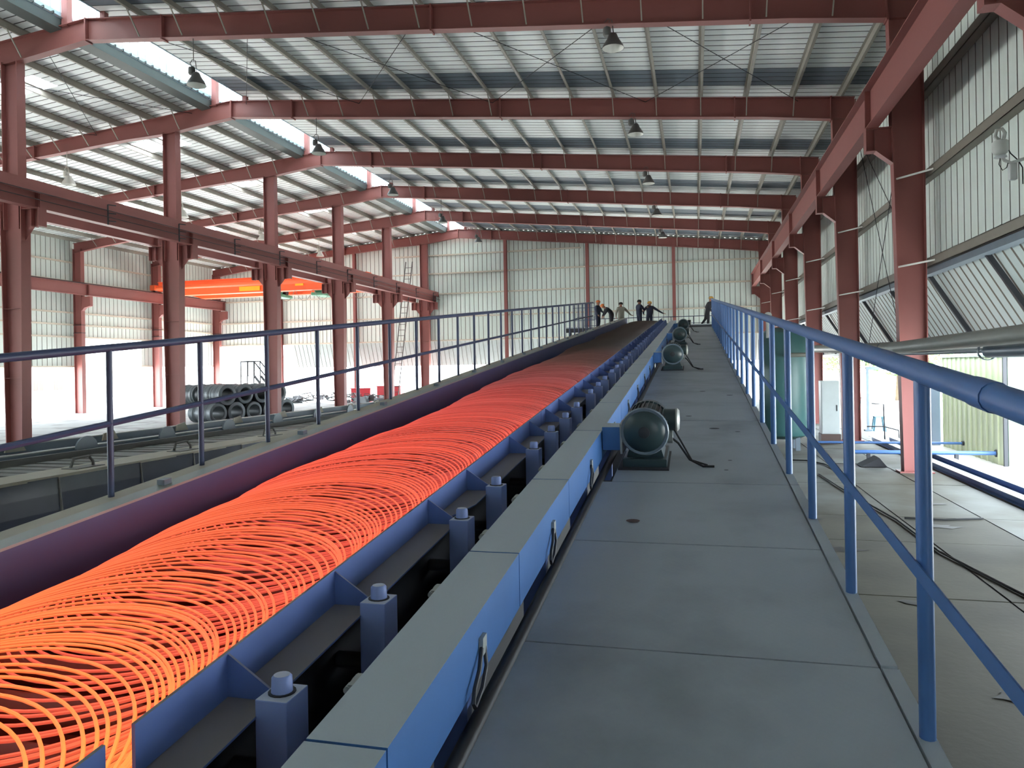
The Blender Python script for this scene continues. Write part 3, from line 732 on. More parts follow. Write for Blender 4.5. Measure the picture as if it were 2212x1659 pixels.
# ------------------------------------------------------------------ drive motors on the walkway
def motor(yc, label, first):
    zb = inc((0, yc, 0))[2]
    o = thing('electric_motor', label, 'motor', (-.47, yc, zb), group='drive motors along the walkway')
    o.rotation_euler = (math.atan(T), 0, 0)
    MB().box(-.20, .20, -.30, .36, .0, .09).build('base_frame', 'motor_green', o, bevel=.008)
    MB().box(-.24, .22, -.36, .42, .0, .02).build('base_plate', 'dark_steel', o)
    MB().prism([(-.17, .09), (.17, .09), (.13, .22), (-.13, .22)], 'y', -.20, .26).build('foot', 'motor_green', o)
    MB().lathe([(.0, -.22), (.175, -.22), (.19, -.20), (.19, .30), (.16, .33), (0, .33)], 28, (0, 0, .34), 'y').build('body', 'motor_green', o)
    MB().lathe([(.0, -.31), (.12, -.31), (.165, -.285), (.205, -.25), (.215, -.235), (.215, -.20), (.19, -.20)], 28, (0, 0, .34), 'y').build('end_shield', 'motor_green', o)
    MB().lathe([(.0, .46), (.17, .46), (.205, .43), (.208, .30), (.19, .30)], 28, (0, 0, .34), 'y').build('fan_cowl', 'motor_green', o)
    MB().lathe([(.19, -.262), (.215, -.266), (.224, -.25), (.222, -.225), (.20, -.222)], 28, (0, 0, .34), 'y').build('rim', 'slate_metal', o)
    MB().lathe([(0, -.335), (.05, -.33), (.055, -.30)], 16, (0, 0, .34), 'y').build('shaft_cap', 'dark_steel', o)
    for i in range(22):
        a = -.45 + i * (pi + .9) / 21; c, s_ = cos(a), sin(a)
        MB().bar((c * .19, -.18, .34 + s_ * .19), (c * .19, .28, .34 + s_ * .19), .008, .045, up=(c, 0, s_)).build('cooling_fin', 'motor_green', o)
    MB().cyl((.17, .06, .40), (.29, .06, .40), .105, 18).build('terminal_box', 'motor_green', o)
    MB().lathe([(.0, .315), (.09, .31), (.112, .29), (.112, .275)], 18, (0, .06, .40), 'x').build('terminal_lid', 'galv', o)
    MB().cyl((.20, -.08, .26), (.25, -.08, .26), .06, 14).build('cable_gland', 'galv', o)
    MB().tube([(.22, -.05, .26), (.30, -.08, .20), (.40, -.14, .06), (.52, -.2, .012), (.62, -.2, .012)], .011, 6).build('power_cable', 'cable', o)
    MB().tube([(.25, .02, .33), (.32, -.05, .22), (.42, -.12, .05), (.56, -.16, .014)], .009, 6).build('power_cable', 'cable', o)
    MB().box(-.392, -.22, -.24, -.02, .16, .38).build('drive_box', 'blue_cover', o, bevel=.006)
    MB().box(-.225, -.205, -.26, .0, .13, .41).build('drive_flange', 'galv', o)
    return o
mlab = ['large grey-green electric motor nearest on the walkway, with loose black cables', 'grey-green electric motor on the walkway, second from the camera', 'electric motor on the walkway, third from the camera', 'electric motor farthest up the walkway']
for yc, lb in zip(MOT, mlab): motor(yc + .25, lb, yc == MOT[0])

# ------------------------------------------------------------------ second, level conveyor on the left
c2 = thing('level_conveyor', 'level grey conveyor with dark hung side sheets, left of the hot line', 'conveyor', (-7.6, 20, FLOOR))
def C2(mb, name, m, bevel=0): return unroot(mb.build(name, m, None, bevel), c2)
ya, yb = -2.0, 34.0
C2(MB().box(-6.62, -6.18, ya, yb, -1.03, -1.0), 'top_strip', 'beige_strip')
C2(MB().box(-8.5, -6.62, ya, yb, -1.45, -1.4), 'table_pan', 'dark_steel')
C2(MB().box(-7.76, -7.72, ya, yb, -1.22, -.985), 'back_wall', 'slat_grey')
me_sl = shared(MB().box(-7.72, -6.60, 0, .19, -.03, 0), 'slat', 'slat_grey')
y = ya; i = 0
while y < yb:
    inst(me_sl, 'slat', c2, (7.6, y - 20, -1.06 - FLOOR + R.uniform(-.004, .004))); y += .25
y = ya; i = 0
while y < yb - .5:
    wv = .92 + .1 * (i % 3)
    mb = MB(); N_ = 8; vs = []; 
    for a in range(2):
        for j in range(N_ + 1):
            z = -1.02 - 1.3 * j / N_
            vs.append((-6.20 + .03 * sin(j * .9 + i) * (j / N_) + (.03 if a else 0), y + (wv if a else 0) , z))
    mb.add(vs, [(j, j + 1, N_ + 2 + j, N_ + 1 + j) for j in range(N_)])
    C2(mb, 'side_sheet', 'tarp')
    C2(MB().tube([(-6.17, y, -1.03), (-6.155, y + .02, -1.35), (-6.16, y - .01, -1.8), (-6.16, y + .03, -2.3)], .012, 6), 'sheet_seam', 'slat_grey')
    y += wv; i += 1
for dx, dz, rr in ((-8.05, -.98, .03), (-8.45, -.90, .035)):
    C2(MB().box(dx - .05, dx + .05, ya, yb, dz - .10, dz), 'side_rail', 'slate_metal')
    C2(MB().box(dx - .055, dx + .055, ya, yb, dz, dz + .012), 'rail_cap', 'galv')
me_fin = MB(); N_ = 10
pl = [(-.22, -.16), (.34, -.16)] + [(.34 - .06 - .26 + .26 * cos(pi * j / N_) * 1.0, -.16 + .05 + .21 * sin(pi * j / N_)) for j in range(N_ + 1)]
me_fin.prism(pl, 'x', -.012, .012); me_fin = shared(me_fin, 'guide_fin', 'slate_metal')
y = 2.0
while y < 30:
    inst(me_fin, 'guide_fin', c2, (7.6 - 7.90, y - 20, -.90 - FLOOR), (0, 0, .12), (1, .8, .75)); y += 1.55
y = 2.7
while y < 30:
    C2(MB().prism([(y, -.96), (y + .3, -.96), (y + .22, -.83), (y + .03, -.86)], 'x', -8.30, -8.28), 'guide_tab', 'beige_strip'); y += 1.55
for i, y in enumerate((5.2, 6.6, 8.2, 10.2, 12.4, 14.8, 17.5)):
    C2(MB().box(-6.50, -6.30, y - .18, y + .2, -1.0, -.992), 'latch_plate', 'slat_grey')
    C2(MB().tube([(-6.44, y - .12, -.99), (-6.44, y - .08, -.90), (-6.40, y + .08, -.89), (-6.38, y + .12, -.95), (-6.38, y + .12, -.99)], .016, 6), 'latch_handle', 'slat_grey')
y = 0
while y < yb:
    for xx in (-6.5, -8.3): C2(MB().box(xx - .07, xx + .07, y - .07, y + .07, FLOOR, -1.4), 'leg', 'dark_steel')
    y += 3.4

# ------------------------------------------------------------------ end platform with its railing
PZ = 2.2
pf = thing('end_platform', 'raised steel platform at the top end of the conveyor', 'platform', (-2.5, 47, FLOOR))
def PB(mb, name, m): return unroot(mb.build(name, m), pf)
PB(MB().box(-7.2, 1.4, 42.0, 50.5, PZ - .06, PZ), 'deck', 'deck')
PB(MB().box(-.80, .8, YE + .02, 42.0, 1.60, 1.66), 'landing', 'deck')
for xx in (-7.0, -2.8, 1.2):
    for yv in (42.3, 50.2): PB(MB().box(xx - .08, xx + .08, yv - .08, yv + .08, FLOOR, PZ - .06), 'leg', 'dark_steel')
for yv in (42.05, 50.4): PB(MB().box(-7.2, 1.4, yv - .05, yv + .05, PZ - .3, PZ - .06), 'edge_beam', 'dark_steel')
pr = thing('railing', 'thin dark railing across the back of the end platform', 'railing', (-2.9, 48.6, PZ))
def PR(mb, name, m='navy_rail'): return unroot(mb.build(name, m), pr)
PR(MB().cyl((-7.1, 48.6, 3.06), (1.3, 48.6, 3.04), .022, 8), 'top_rail')
PR(MB().cyl((-7.1, 48.6, 2.62), (1.3, 48.6, 2.62), .016, 8), 'mid_rail')
for i in range(7): PR(MB().cyl((-7.1 + 1.4 * i, 48.6, PZ), (-7.1 + 1.4 * i, 48.6, 3.05), .02, 8), 'post')
gr_ = thing('railing', 'short dark gate railing beside the worker in the orange helmet', 'railing', (-6.5, 44.0, PZ))
def GR(mb, name, m='navy_rail'): return unroot(mb.build(name, m), gr_)
for i in range(6): GR(MB().cyl((-7.1 + .26 * i, 44.0, PZ), (-7.1 + .26 * i, 44.0, 3.72), .016, 8), 'post')
for z in (3.72, 3.45, 2.7): GR(MB().cyl((-7.1, 44, z), (-5.8, 44, z), .016, 8), 'rail')
GR(MB().tube([(-7.1, 43.9, 2.75), (-6.7, 43.5, 2.85), (-6.2, 43.4, 2.88), (-5.7, 43.6, 2.85)], .018, 8), 'hoop')

# ------------------------------------------------------------------ people
def person(label, loc, rz, pose, top, legs, hat=None, hold=None):
    J = dict(pel=(0, 0, .90), wst=(0, 0, 1.06), chs=(0, .01, 1.28), nek=(0, .01, 1.46), hd0=(0, .02, 1.53), hd1=(0, .03, 1.62), hd2=(0, .03, 1.70),
             ls=(-.18, 0, 1.40), le=(-.25, .02, 1.13), lw=(-.25, .14, .91), lh=(-.25, .18, .83),
             rs=(.18, 0, 1.40), re=(.25, .02, 1.13), rw=(.25, .14, .91), rh=(.25, .18, .83),
             lp=(-.09, 0, .86), lk=(-.10, .02, .48), la=(-.10, -.02, .09), lt=(-.10, .15, .035),
             rp=(.09, 0, .86), rk=(.10, .02, .48), ra=(.10, -.02, .09), rt=(.10, .15, .035))
    J.update(pose)
    rad = dict(pel=(.175, .125), wst=(.18, .13), chs=(.20, .14), nek=(.06, .06), hd0=(.07, .08), hd1=(.085, .10), hd2=(.07, .085),
               ls=(.088, .088), le=(.066, .066), lw=(.038, .038), lh=(.045, .028), rs=(.088, .088), re=(.066, .066), rw=(.038, .038), rh=(.045, .028),
               lp=(.108, .108), lk=(.080, .080), la=(.048, .048), lt=(.045, .03), rp=(.108, .108), rk=(.080, .080), ra=(.048, .048), rt=(.045, .03))
    E = [('pel', 'wst'), ('wst', 'chs'), ('chs', 'nek'), ('nek', 'hd0'), ('hd0', 'hd1'), ('hd1', 'hd2'), ('chs', 'ls'), ('ls', 'le'), ('le', 'lw'), ('lw', 'lh'),
         ('chs', 'rs'), ('rs', 're'), ('re', 'rw'), ('rw', 'rh'), ('pel', 'lp'), ('lp', 'lk'), ('lk', 'la'), ('la', 'lt'), ('pel', 'rp'), ('rp', 'rk'), ('rk', 'ra'), ('ra', 'rt')]
    names = list(J); idx = {n_: i for i, n_ in enumerate(names)}
    me = bpy.data.meshes.new('body'); me.from_pydata([J[n_] for n_ in names], [(idx[a], idx[b]) for a, b in E], []); me.update()
    tmp = bpy.data.objects.new('body_tmp', me); COL.objects.link(tmp)
    tmp.modifiers.new('skin', 'SKIN'); sv = me.skin_vertices[0].data
    for n_ in names: sv[idx[n_]].radius = rad[n_]
    sv[idx['pel']].use_root = True
    ss = tmp.modifiers.new('sub', 'SUBSURF'); ss.levels = ss.render_levels = 2
    dg = bpy.context.evaluated_depsgraph_get(); m2 = bpy.data.meshes.new_from_object(tmp.evaluated_get(dg))
    bpy.data.objects.remove(tmp)
    m2.materials.clear()
    for q in (top, legs, 'skin', 'dark_steel'): m2.materials.append(MATS[q])
    cl, ch = Vector(J['hd1']), Vector(J['nek'])
    for p in m2.polygons:
        c = p.center; k = 0
        if (c - cl).length < .17: k = 2
        elif min((c - Vector(J['lh'])).length, (c - Vector(J['rh'])).length) < .07: k = 2
        elif c.z < .085: k = 3
        elif c.z < Vector(J['pel']).z - .02 and min((c - Vector(J['lw'])).length, (c - Vector(J['rw'])).length) > .16 and min((c - Vector(J['le'])).length, (c - Vector(J['re'])).length) > .14: k = 1
        p.material_index = k; p.use_smooth = True
    o = bpy.data.objects.new('person', m2); COL.objects.link(o); o.location = loc; o.rotation_euler = (0, 0, rz)
    tag(o, label, 'person'); o.scale = (1.15, 1.15, 1.04)
    hx = Vector(J['hd2']); up = (Vector(J['hd2']) - Vector(J['hd0'])).normalized()
    if hat:
        b = MB(); b.lathe([(.135, -.045), (.125, -.035), (.122, .0), (.105, .05), (.06, .085), (0, .095)], 18)
        b.add([(-.08, .10, -.035), (.08, .10, -.035), (.06, .18, -.045), (-.06, .18, -.045)], [(0, 1, 2, 3)])
        h_ = b.build('helmet', hat, o); h_.location = hx + up * .0; h_.rotation_euler = up.to_track_quat('Z', 'Y').to_euler()
    else:
        b = MB(); b.lathe([(.118, -.07), (.118, .0), (.095, .05), (.05, .075), (0, .08)], 16)
        h_ = b.build('hair', 'hair', o); h_.location = hx + up * -.005 + Vector((0, -.015, 0)); h_.rotation_euler = up.to_track_quat('Z', 'Y').to_euler()
    b = MB()
    fc = Vector(J['hd1']) + Vector((0, .10, -.02))
    b.lathe([(0, .03), (.012, .02), (.016, 0), (0, -.012)], 8, tuple(fc), 'y'); b.build('nose', 'skin', o)
    b = MB()
    for s_ in (-1, 1): b.lathe([(0, .012), (.010, 0), (0, -.012)], 8, (J['hd1'][0] + s_ * .035, J['hd1'][1] + .092, J['hd1'][2] + .02), 'y')
    b.build('eyes', 'hair', o)
    for hn in ('lh', 'rh'):      # five fingers on each hand
        hp = Vector(J[hn]); d = (hp - Vector(J[hn[0] + 'w'])).normalized(); sd = d.cross(Vector((0, 0, 1)))
        if sd.length < .2: sd = Vector((1, 0, 0))
        sd.normalize(); cu = sd.cross(d).normalized(); b = MB()
        for fi, ln in enumerate((.06, .07, .066, .052)):
            st = hp + d * .02 + sd * (.03 - .02 * fi)
            b.tube([st, st + d * ln * .55, st + d * ln * .85 - cu * .02], .009, 6, r2=.007)
        st = hp - d * .01 + sd * .035; b.tube([st, st + sd * .03 + d * .02, st + sd * .035 + d * .05], .010, 6, r2=.008)
        b.build('fingers', 'skin', o)
    if hold:
        MB().box(hold[0] - .04, hold[0] + .04, hold[1] - .008, hold[1] + .008, hold[2] - .08, hold[2] + .08).build('phone', 'black', o)
    return o
person('worker in navy jacket and orange helmet standing by the gate railing', (-5.86, 46.0, PZ), -1.9, dict(le=(-.30, .06, 1.15), lw=(-.20, .26, 1.02), lh=(-.14, .31, 1.0)), 'navy_cloth', 'navy_cloth', 'hat_orange')
person('worker in dark jacket stooping forward beside the one in orange helmet', (-4.95, 45.5, PZ), 1.9, dict(wst=(0, .06, 1.04), chs=(0, .22, 1.18), nek=(0, .34, 1.27), hd0=(0, .40, 1.30), hd1=(0, .47, 1.34), hd2=(0, .51, 1.40), ls=(-.18, .27, 1.22), rs=(.18, .27, 1.22), le=(-.22, .36, .98), re=(.22, .36, .98), lw=(-.16, .46, .80), rw=(.16, .46, .80), lh=(-.14, .48, .72), rh=(.14, .48, .72)), 'dark_cloth', 'dark_cloth', 'hat_orange')
person('worker in pale grey shirt resting one arm on the back railing', (-4.61, 47.9, PZ), 0.3, dict(re=(.40, .10, 1.18), rw=(.60, .26, 1.0), rh=(.68, .30, .98), le=(-.27, .0, 1.12)), 'grey_cloth', 'grey_cloth')
person('dark-haired worker in navy jacket holding a phone up', (-3.36, 46.6, PZ), -0.9, dict(re=(.24, .16, 1.16), rw=(.18, .36, 1.28), rh=(.16, .42, 1.32), le=(-.26, .10, 1.13), lw=(-.14, .30, 1.10), lh=(-.10, .36, 1.12)), 'navy_cloth', 'navy_cloth', None, (.15, .46, 1.38))
person('worker in yellow helmet leaning with an arm stretched along the railing', (-2.80, 47.6, PZ), 0.1, dict(wst=(.02, .05, 1.05), chs=(.03, .10, 1.26), nek=(.03, .14, 1.44), hd0=(.03, .16, 1.51), hd1=(.03, .18, 1.60), hd2=(.03, .19, 1.67), ls=(-.16, .10, 1.38), rs=(.21, .10, 1.38), re=(.48, .22, 1.18), rw=(.74, .36, 1.02), rh=(.83, .40, 1.0), le=(-.32, .18, 1.16), lw=(-.30, .36, 1.0), lh=(-.28, .42, .98)), 'navy_cloth', 'navy_cloth', 'hat_yellow')
person('lone worker in yellow helmet by the top end of the right railing', (.72, 46.0, PZ), -1.3, dict(wst=(0, .05, 1.05), chs=(0, .12, 1.27), nek=(0, .17, 1.44), hd0=(0, .19, 1.51), hd1=(0, .21, 1.60), hd2=(0, .22, 1.68), ls=(-.18, .12, 1.39), rs=(.18, .12, 1.39), le=(-.26, .0, 1.14), lw=(-.22, .14, .98), lh=(-.2, .2, .95), lk=(-.10, -.05, .5), la=(-.11, -.32, .13), lt=(-.11, -.20, .04)), 'dark_cloth', 'dark_cloth', 'hat_yellow')

# ------------------------------------------------------------------ wire coils stacked by the third column
def coil_mesh(seed):
    rr = random.Random(seed); prof_o = []; L_ = 1.5; n_ = 22
    for i in range(n_ + 1):
        prof_o.append((.40 + .018 * sin(i * 1.9 + seed) + rr.uniform(-.012, .012) + (.02 if i % 5 == 2 else 0), -L_ * i / n_))
    pr = [(.27, -L_), (.265, -L_ * .5), (.26, -.02), (.30, .015), (.37, .01)] + prof_o + [(.27, -L_)]
    return shared(MB().lathe(pr, 26, axis='x'), 'wire_coil', 'coil_steel')
cm = [coil_mesh(s) for s in (1, 2, 3)]
me_band = shared(MB().lathe([(.425, -.02), (.43, .0), (.425, .02)], 26, axis='x'), 'binding_band', 'dark_steel')
ang = atan2(-.31, .95)
def coil(x, yv, z, i, label):
    o = bpy.data.objects.new('wire_coil', cm[i % 3]); COL.objects.link(o); o.location = (x, yv, z); o.rotation_euler = (0, 0, ang)
    tag(o, label, 'wire coil', 'grey wire coils stacked on the floor'); o.scale = (1.12, 1.17, 1.17)
    for d in (-.3, -.75, -1.2): inst(me_band, 'binding_band', o, (d, 0, 0))
on = ['first', 'second', 'third', 'fourth', 'fifth', 'sixth']
for i in range(5):
    coil(-22.2 + .315 * i, 31.0 + 1.0 * i, FLOOR + .505, i, f'grey wire coil in the bottom row of the stack, {on[i]} from the left')
for i in range(4):
    coil(-22.04 + .315 * i, 31.5 + 1.0 * i, FLOOR + 1.37, i + 1, f'grey wire coil in the upper row of the stack, {on[i]} from the left')
for i in range(3):
    coil(-24.0 + .315 * i, 32.1 + 1.0 * i, FLOOR + 1.37, i + 2, f'grey wire coil in the upper row at the back, {on[i]} from the left')

# ------------------------------------------------------------------ clutter in front of the far gable
bx = thing
def crate(x, yv, sx, sy, sz, label, m='scrap_red'):
    o = thing('crate', label, 'crate', (x, yv, FLOOR), R.uniform(-.4, .4))
    MB().box(-sx / 2, sx / 2, -sy / 2, sy / 2, 0, sz).build('body', m, o, bevel=.03)
    MB().box(-sx / 2 - .04, sx / 2 + .04, -sy / 2 - .04, sy / 2 + .04, sz, sz + .07).build('lid', m, o)
    MB().tube([(-.2, 0, sz + .05), (-.2, 0, sz + .2), (.2, 0, sz + .2), (.2, 0, sz + .05)], .025, 6).build('lifting_bar', m, o)
crate(-25.0, 52.6, 1.5, .9, 1.0, 'red crate on the floor before the gable, leftmost of three')
crate(-22.6, 52.6, 1.9, 1.0, 1.15, 'large red crate on the floor before the gable, middle of three')
crate(-17.6, 52.2, 1.5, .8, 1.0, 'red crate on the floor before the gable, rightmost of three')
def heap(x, yv, label, n_, sx, seed, m='scrap_grey'):
    rr = random.Random(seed); o = thing('scrap_heap', label, 'scrap', (x, yv, FLOOR))
    for i in range(n_):
        px, py, pz = rr.uniform(-sx, sx), rr.uniform(-.6, .6), rr.uniform(.08, .6) * (1 - .3 * rr.random())
        t_ = rr.random()
        if t_ < .4:
            b = MB(); s_ = rr.uniform(.15, .4); vs = []
            for a in (-1, 1):
                for c in (-1, 1):
                    for d in (-1, 1): vs.append((px + a * s_ * rr.uniform(.5, 1), py + c * s_ * rr.uniform(.4, .8), max(.01, pz + d * s_ * rr.uniform(.3, .7))))
            b.add(vs, [(0, 1, 3, 2), (4, 6, 7, 5), (0, 4, 5, 1), (2, 3, 7, 6), (0, 2, 6, 4), (1, 5, 7, 3)]); b.build('scrap_piece', rr.choice((m, 'scrap_dark', 'scrap_grey')), o)
        else:
            q = [(px + rr.uniform(-.2, .2) + d * rr.uniform(.25, .45), py + rr.uniform(-.2, .2), max(.03, pz + rr.uniform(-.15, .35))) for d in (-2, -1, 0, 1, 2)]
            MB().tube(q, rr.uniform(.02, .05), 6).build('scrap_bar', rr.choice(('scrap_grey', 'scrap_dark', 'coil_steel')), o)
heap(-29.4, 51.6, 'heap of grey scrap bars to the right of the coils', 26, 1.8, 5)
heap(-24.2, 50.3, 'tangled pile of grey scrap in front of the red crates', 30, 2.0, 8)
heap(-19.9, 51.0, 'low pile of scrap plates near the corner column', 18, 1.2, 11)
bd = thing('valve_stand', 'upright pipe stand with a round valve wheel beside the coils', 'pipe', (-24.6, 39.6, FLOOR))
MB().cyl((0, 0, 0), (0, 0, 2.1), .05, 10).build('pipe', 'scrap_grey', bd); MB().cyl((0, 0, .9), (0, 0, 1.6), .11, 12).build('sleeve', 'scrap_grey', bd)
MB().lathe([(.0, -.06), (.20, -.06), (.22, 0), (.20, .06), (0, .06)], 16, (.55, 0, 1.25), 'y').build('wheel', 'scrap_grey', bd); MB().cyl((0, 0, 1.25), (.55, 0, 1.25), .035, 8).build('stem', 'scrap_grey', bd)

# ladder leaning by the last middle column
ld = thing('ladder', 'tall thin ladder leaning by the last middle column', 'ladder', (-21.2, 51.7, FLOOR))
def LP(z, s_): return (-.62 + .98 * (z - 2.9) / 7.56 + s_ * .26 + .25, .0, z)
for s_ in (-1, 1): MB().bar(LP(0, s_), LP(10.45, s_), .05, .06).build('rail', 'ladder_steel', ld)
for i in range(24): MB().cyl(LP(.35 + .42 * i, -1), LP(.35 + .42 * i, 1), .02, 6).build('rung', 'ladder_steel', ld)

# stair landing at the far left opening
st = thing('stair_landing', 'small dark stair landing with handrails before the far left opening', 'stairs', (-29.2, 45, FLOOR))
def S(mb, name, m='dark_steel'): return mb.build(name, m, st)
S(MB().box(-1.0, .1, -.4, .4, 2.15, 2.2), 'landing')
for xx in (-.95, -.4, .05):
    for yv in (-.38, .38): S(MB().cyl((xx, yv, 0 if xx != -.4 else 2.2), (xx, yv, 3.15), .04, 8), 'post')
for yv in (-.38, .38):
    S(MB().tube([(-.95, yv, 3.15), (.05, yv, 3.18), (1.15, yv, 1.9)], .05, 8), 'handrail'); S(MB().bar((.1, yv, 2.15), (1.9, yv, 0.05), .04, .16), 'stringer')
for i in range(8): S(MB().box(.1 + .22 * i, .34 + .22 * i, -.37, .37, 2.15 - .26 * i - .26, 2.17 - .26 * i - .26), 'tread')

# ------------------------------------------------------------------ right-hand side: tank, cabinet, pipes, shed
tk = thing('steel_tank', 'dark green upright steel tank on legs behind the right railing', 'tank', (2.45, 22.6, FLOOR))
MB().lathe([(0, .30), (.4, .32), (.62, .42), (.68, .58), (.68, 3.15), (.62, 3.35), (.4, 3.48), (0, 3.52)], 32).build('shell', 'tank_green', tk)
for i in range(4): MB().box(.45 * cos(pi / 4 + i * pi / 2) - .06, .45 * cos(pi / 4 + i * pi / 2) + .06, .45 * sin(pi / 4 + i * pi / 2) - .06, .45 * sin(pi / 4 + i * pi / 2) + .06, 0, .46).build('leg', 'slate_metal', tk)
MB().tube([(.0, -.66, 2.7), (.0, -.85, 2.7), (.12, -.95, 2.7), (.5, -.95, 2.7)], .06, 10).build('outlet_pipe', 'pipe_grey', tk)
MB().cyl((-.45, -.45, 3.2), (-.45, -.45, 3.75), .05, 10).cyl((-.45, -.45, 3.75), (-.45, -.60, 3.85), .10, 12).build('vent', 'device_grey', tk)
cb = thing('control_cabinet', 'pale grey control cabinet on a brown plinth beside the second right column', 'cabinet', (3.95, 24.4, FLOOR))
MB().box(-.28, .28, -.25, .25, 0, .30).build('plinth', 'brown_base', cb); MB().box(-.26, .26, -.23, .23, .30, 1.92).build('body', 'cabinet_grey', cb, bevel=.01)
MB().box(-.24, .24, -.245, -.23, .34, 1.88).build('door', 'cabinet_grey', cb); MB().box(.16, .19, -.265, -.245, 1.0, 1.18).build('handle', 'dark_steel', cb)
gp = thing('air_duct_pipe', 'thick grey pipe running along the right columns at eye level', 'pipe', (4.12, 11, .3))
MB(lambda p: (p[0] - 4.12, p[1] - 11, p[2] - .3)).tube([(4.12, 6, .34), (4.12, 11, .32), (4.12, 17, .27), (4.12, 25, .40), (4.12, 36, .62)], .125, 16).build('pipe', 'pipe_grey', gp)
MB(lambda p: (p[0] - 4.12, p[1] - 11, p[2] - .3)).tube([(4.30, 6, .12), (4.30, 12.6, .12)], .10, 14).build('branch_pipe', 'slate_metal', gp)
MB(lambda p: (p[0] - 4.12, p[1] - 11, p[2] - .3)).tube([(4.28, 12.6, .13), (4.20, 16, .14), (4.16, 19, .17)], .04, 10).build('branch_pipe', 'slate_metal', gp)
for yv in (12.65, 18.3): MB(lambda p: (p[0] - 4.12, p[1] - 11, p[2] - .3)).lathe([(.13, -.04), (.14, -.03), (.14, .03), (.13, .04)], 16, (4.12 if yv > 13 else 4.30, yv, .28 if yv > 13 else .12), 'y').build('pipe_collar', 'slate_metal', gp)
sh = thing('metal_shed', 'pale yellow-green corrugated metal shed outside the right wall', 'shed', (7.1, 19.9, FLOOR - .06))
me_s1 = shared(MB().add([(q[0], q[1], z) for z in (0, 2.62) for q in ((0, 0), (0, .30), (.035, .315), (.035, .355), (0, .37))], [(j, j + 1, 6 + j, 5 + j) for j in range(4)]), 'shed_sheet', 'shed_yellow')
for i in range(12): inst(me_s1, 'shed_sheet', sh, (0, .02 + i * .37, 0), (0, 0, 0), (-1, 1, 1))
me_s2 = shared(MB().add([(q[0], q[1], z) for z in (0, 2.62) for q in ((0, 0), (.34, 0), (.36, -.035), (.40, -.035), (.42, 0))], [(j, j + 1, 6 + j, 5 + j) for j in range(4)]), 'shed_sheet', 'shed_green')
for i in range(8): inst(me_s2, 'shed_sheet', sh, (.08 + i * .42, 0, 0))
MB().box(-.03, .05, -.04, .02, 0, 2.64).build('corner_post', 'dark_steel', sh)
MB().box(-.08, 3.6, -.08, 4.5, 2.62, 2.68).build('roof', 'shed_green', sh)
MB().box(.08, 3.5, .08, 4.45, 0, 2.6).build('inner_wall', 'shed_green', sh)
tr = thing('pipe_rack', 'white tangled pipe rack on top of the metal shed', 'rack', (7.3, 21, .16))
for i in range(8):
    MB().tube([(.2 * sin(i), -1 + .6 * i, 0), (.1, -1 + .6 * i + .1, .18), (.3 + .1 * cos(i * 2), -1 + .6 * i + .2, .34), (.6, -1 + .6 * i, .38)], .018, 6).build('bent_pipe', 'white_bar', tr)
MB().cyl((.1, -1.1, .2), (.1, 3.4, .2), .025, 8).build('long_pipe', 'white_bar', tr); MB().cyl((.5, -1.1, .38), (.5, 3.4, .38), .025, 8).build('long_pipe', 'white_bar', tr)
po = thing('gate_post', 'slate blue square post at the corner of the metal shed', 'post', (6.95, 24.7, FLOOR - .06))
MB().box(-.13, .13, -.13, .13, 0, 2.2).build('shaft', 'post_slate', po, bevel=.02); MB().box(-.16, .16, -.16, .16, 2.2, 2.26).build('cap', 'post_slate', po)
gt = thing('pipe_gate', 'thin grey pipe gate frame standing outside the right wall', 'gate', (5.95, 28.8, FLOOR - .06))
for xx in (0, 1.35): MB().box(xx - .04, xx + .04, -.04, .04, 0, 2.28).build('post', 'slate_metal', gt)
MB().box(-.04, 1.45, -.05, .05, 2.24, 2.36).build('top_bar', 'slate_metal', gt); MB().box(-.12, .12, -.12, .12, 0, .12).build('foot', 'slate_metal', gt)
hr = thing('floor_handrail', 'low black bent handrail beside the blue floor beams', 'railing', (5.75, 25.6, FLOOR))
MB().tube([(-.35, 0, 1.15), (.0, 0, 1.12), (.02, 0, 0)], .022, 8).build('upright', 'dark_steel', hr); MB().tube([(-.5, 0, .42), (.0, 0, .42), (.42, 0, .30), (.44, 0, 0)], .022, 8).build('lower_rail', 'dark_steel', hr)
sl = thing('plastic_stool', 'small blue plastic stool outside the right wall', 'stool', (6.42, 29.3, FLOOR - .06))
MB().box(-.18, .18, -.16, .16, .52, .56).build('seat', 'stool_blue', sl, bevel=.01)
for a in (-1, 1):
    for b_ in (-1, 1): MB().bar((a * .14, b_ * .12, .52), (a * .20, b_ * .17, 0), .06, .05).build('leg', 'stool_blue', sl)
for i, (xx, lb) in enumerate(((5.36, 'blue steel beam lying on the floor, nearer of the pair'), (5.86, 'blue steel beam lying on the floor, nearer the metal shed'))):
    o = thing('floor_beam', lb, 'beam', (xx, 18, FLOOR), group='blue beams lying on the floor')
    MB().box(-.10, .10, -9, 7.4, 0, .012).build('bottom_flange', 'blue_paint', o); MB().box(-.10, .10, -9, 7.4, .13, .142).build('top_flange', 'galv', o); MB().box(-.006, .006, -9, 7.4, .012, .13).build('web', 'blue_paint', o)
for (yv, lb, rr_) in ((22.7, 'blue floor pipe lying across the slabs, farther one', .035), (20.35, 'blue floor pipe lying across the slabs, nearer one', .05)):
    o = thing('floor_pipe', lb, 'pipe', (3.2, yv, FLOOR + .20))
    MB().cyl((0 if yv > 22 else .6, 0, 0), (3.9, 0, 0), rr_, 12).build('pipe', 'blue_paint', o)
    MB().cyl((3.85, 0, 0), (4.0, 0, 0), rr_ * 1.8, 12).build('end_fitting', 'dark_steel', o)
    for xx in (1.0, 3.0): MB().box(xx - .04, xx + .04, -.04, .04, -.20, -.02).build('stand', 'dark_steel', o)
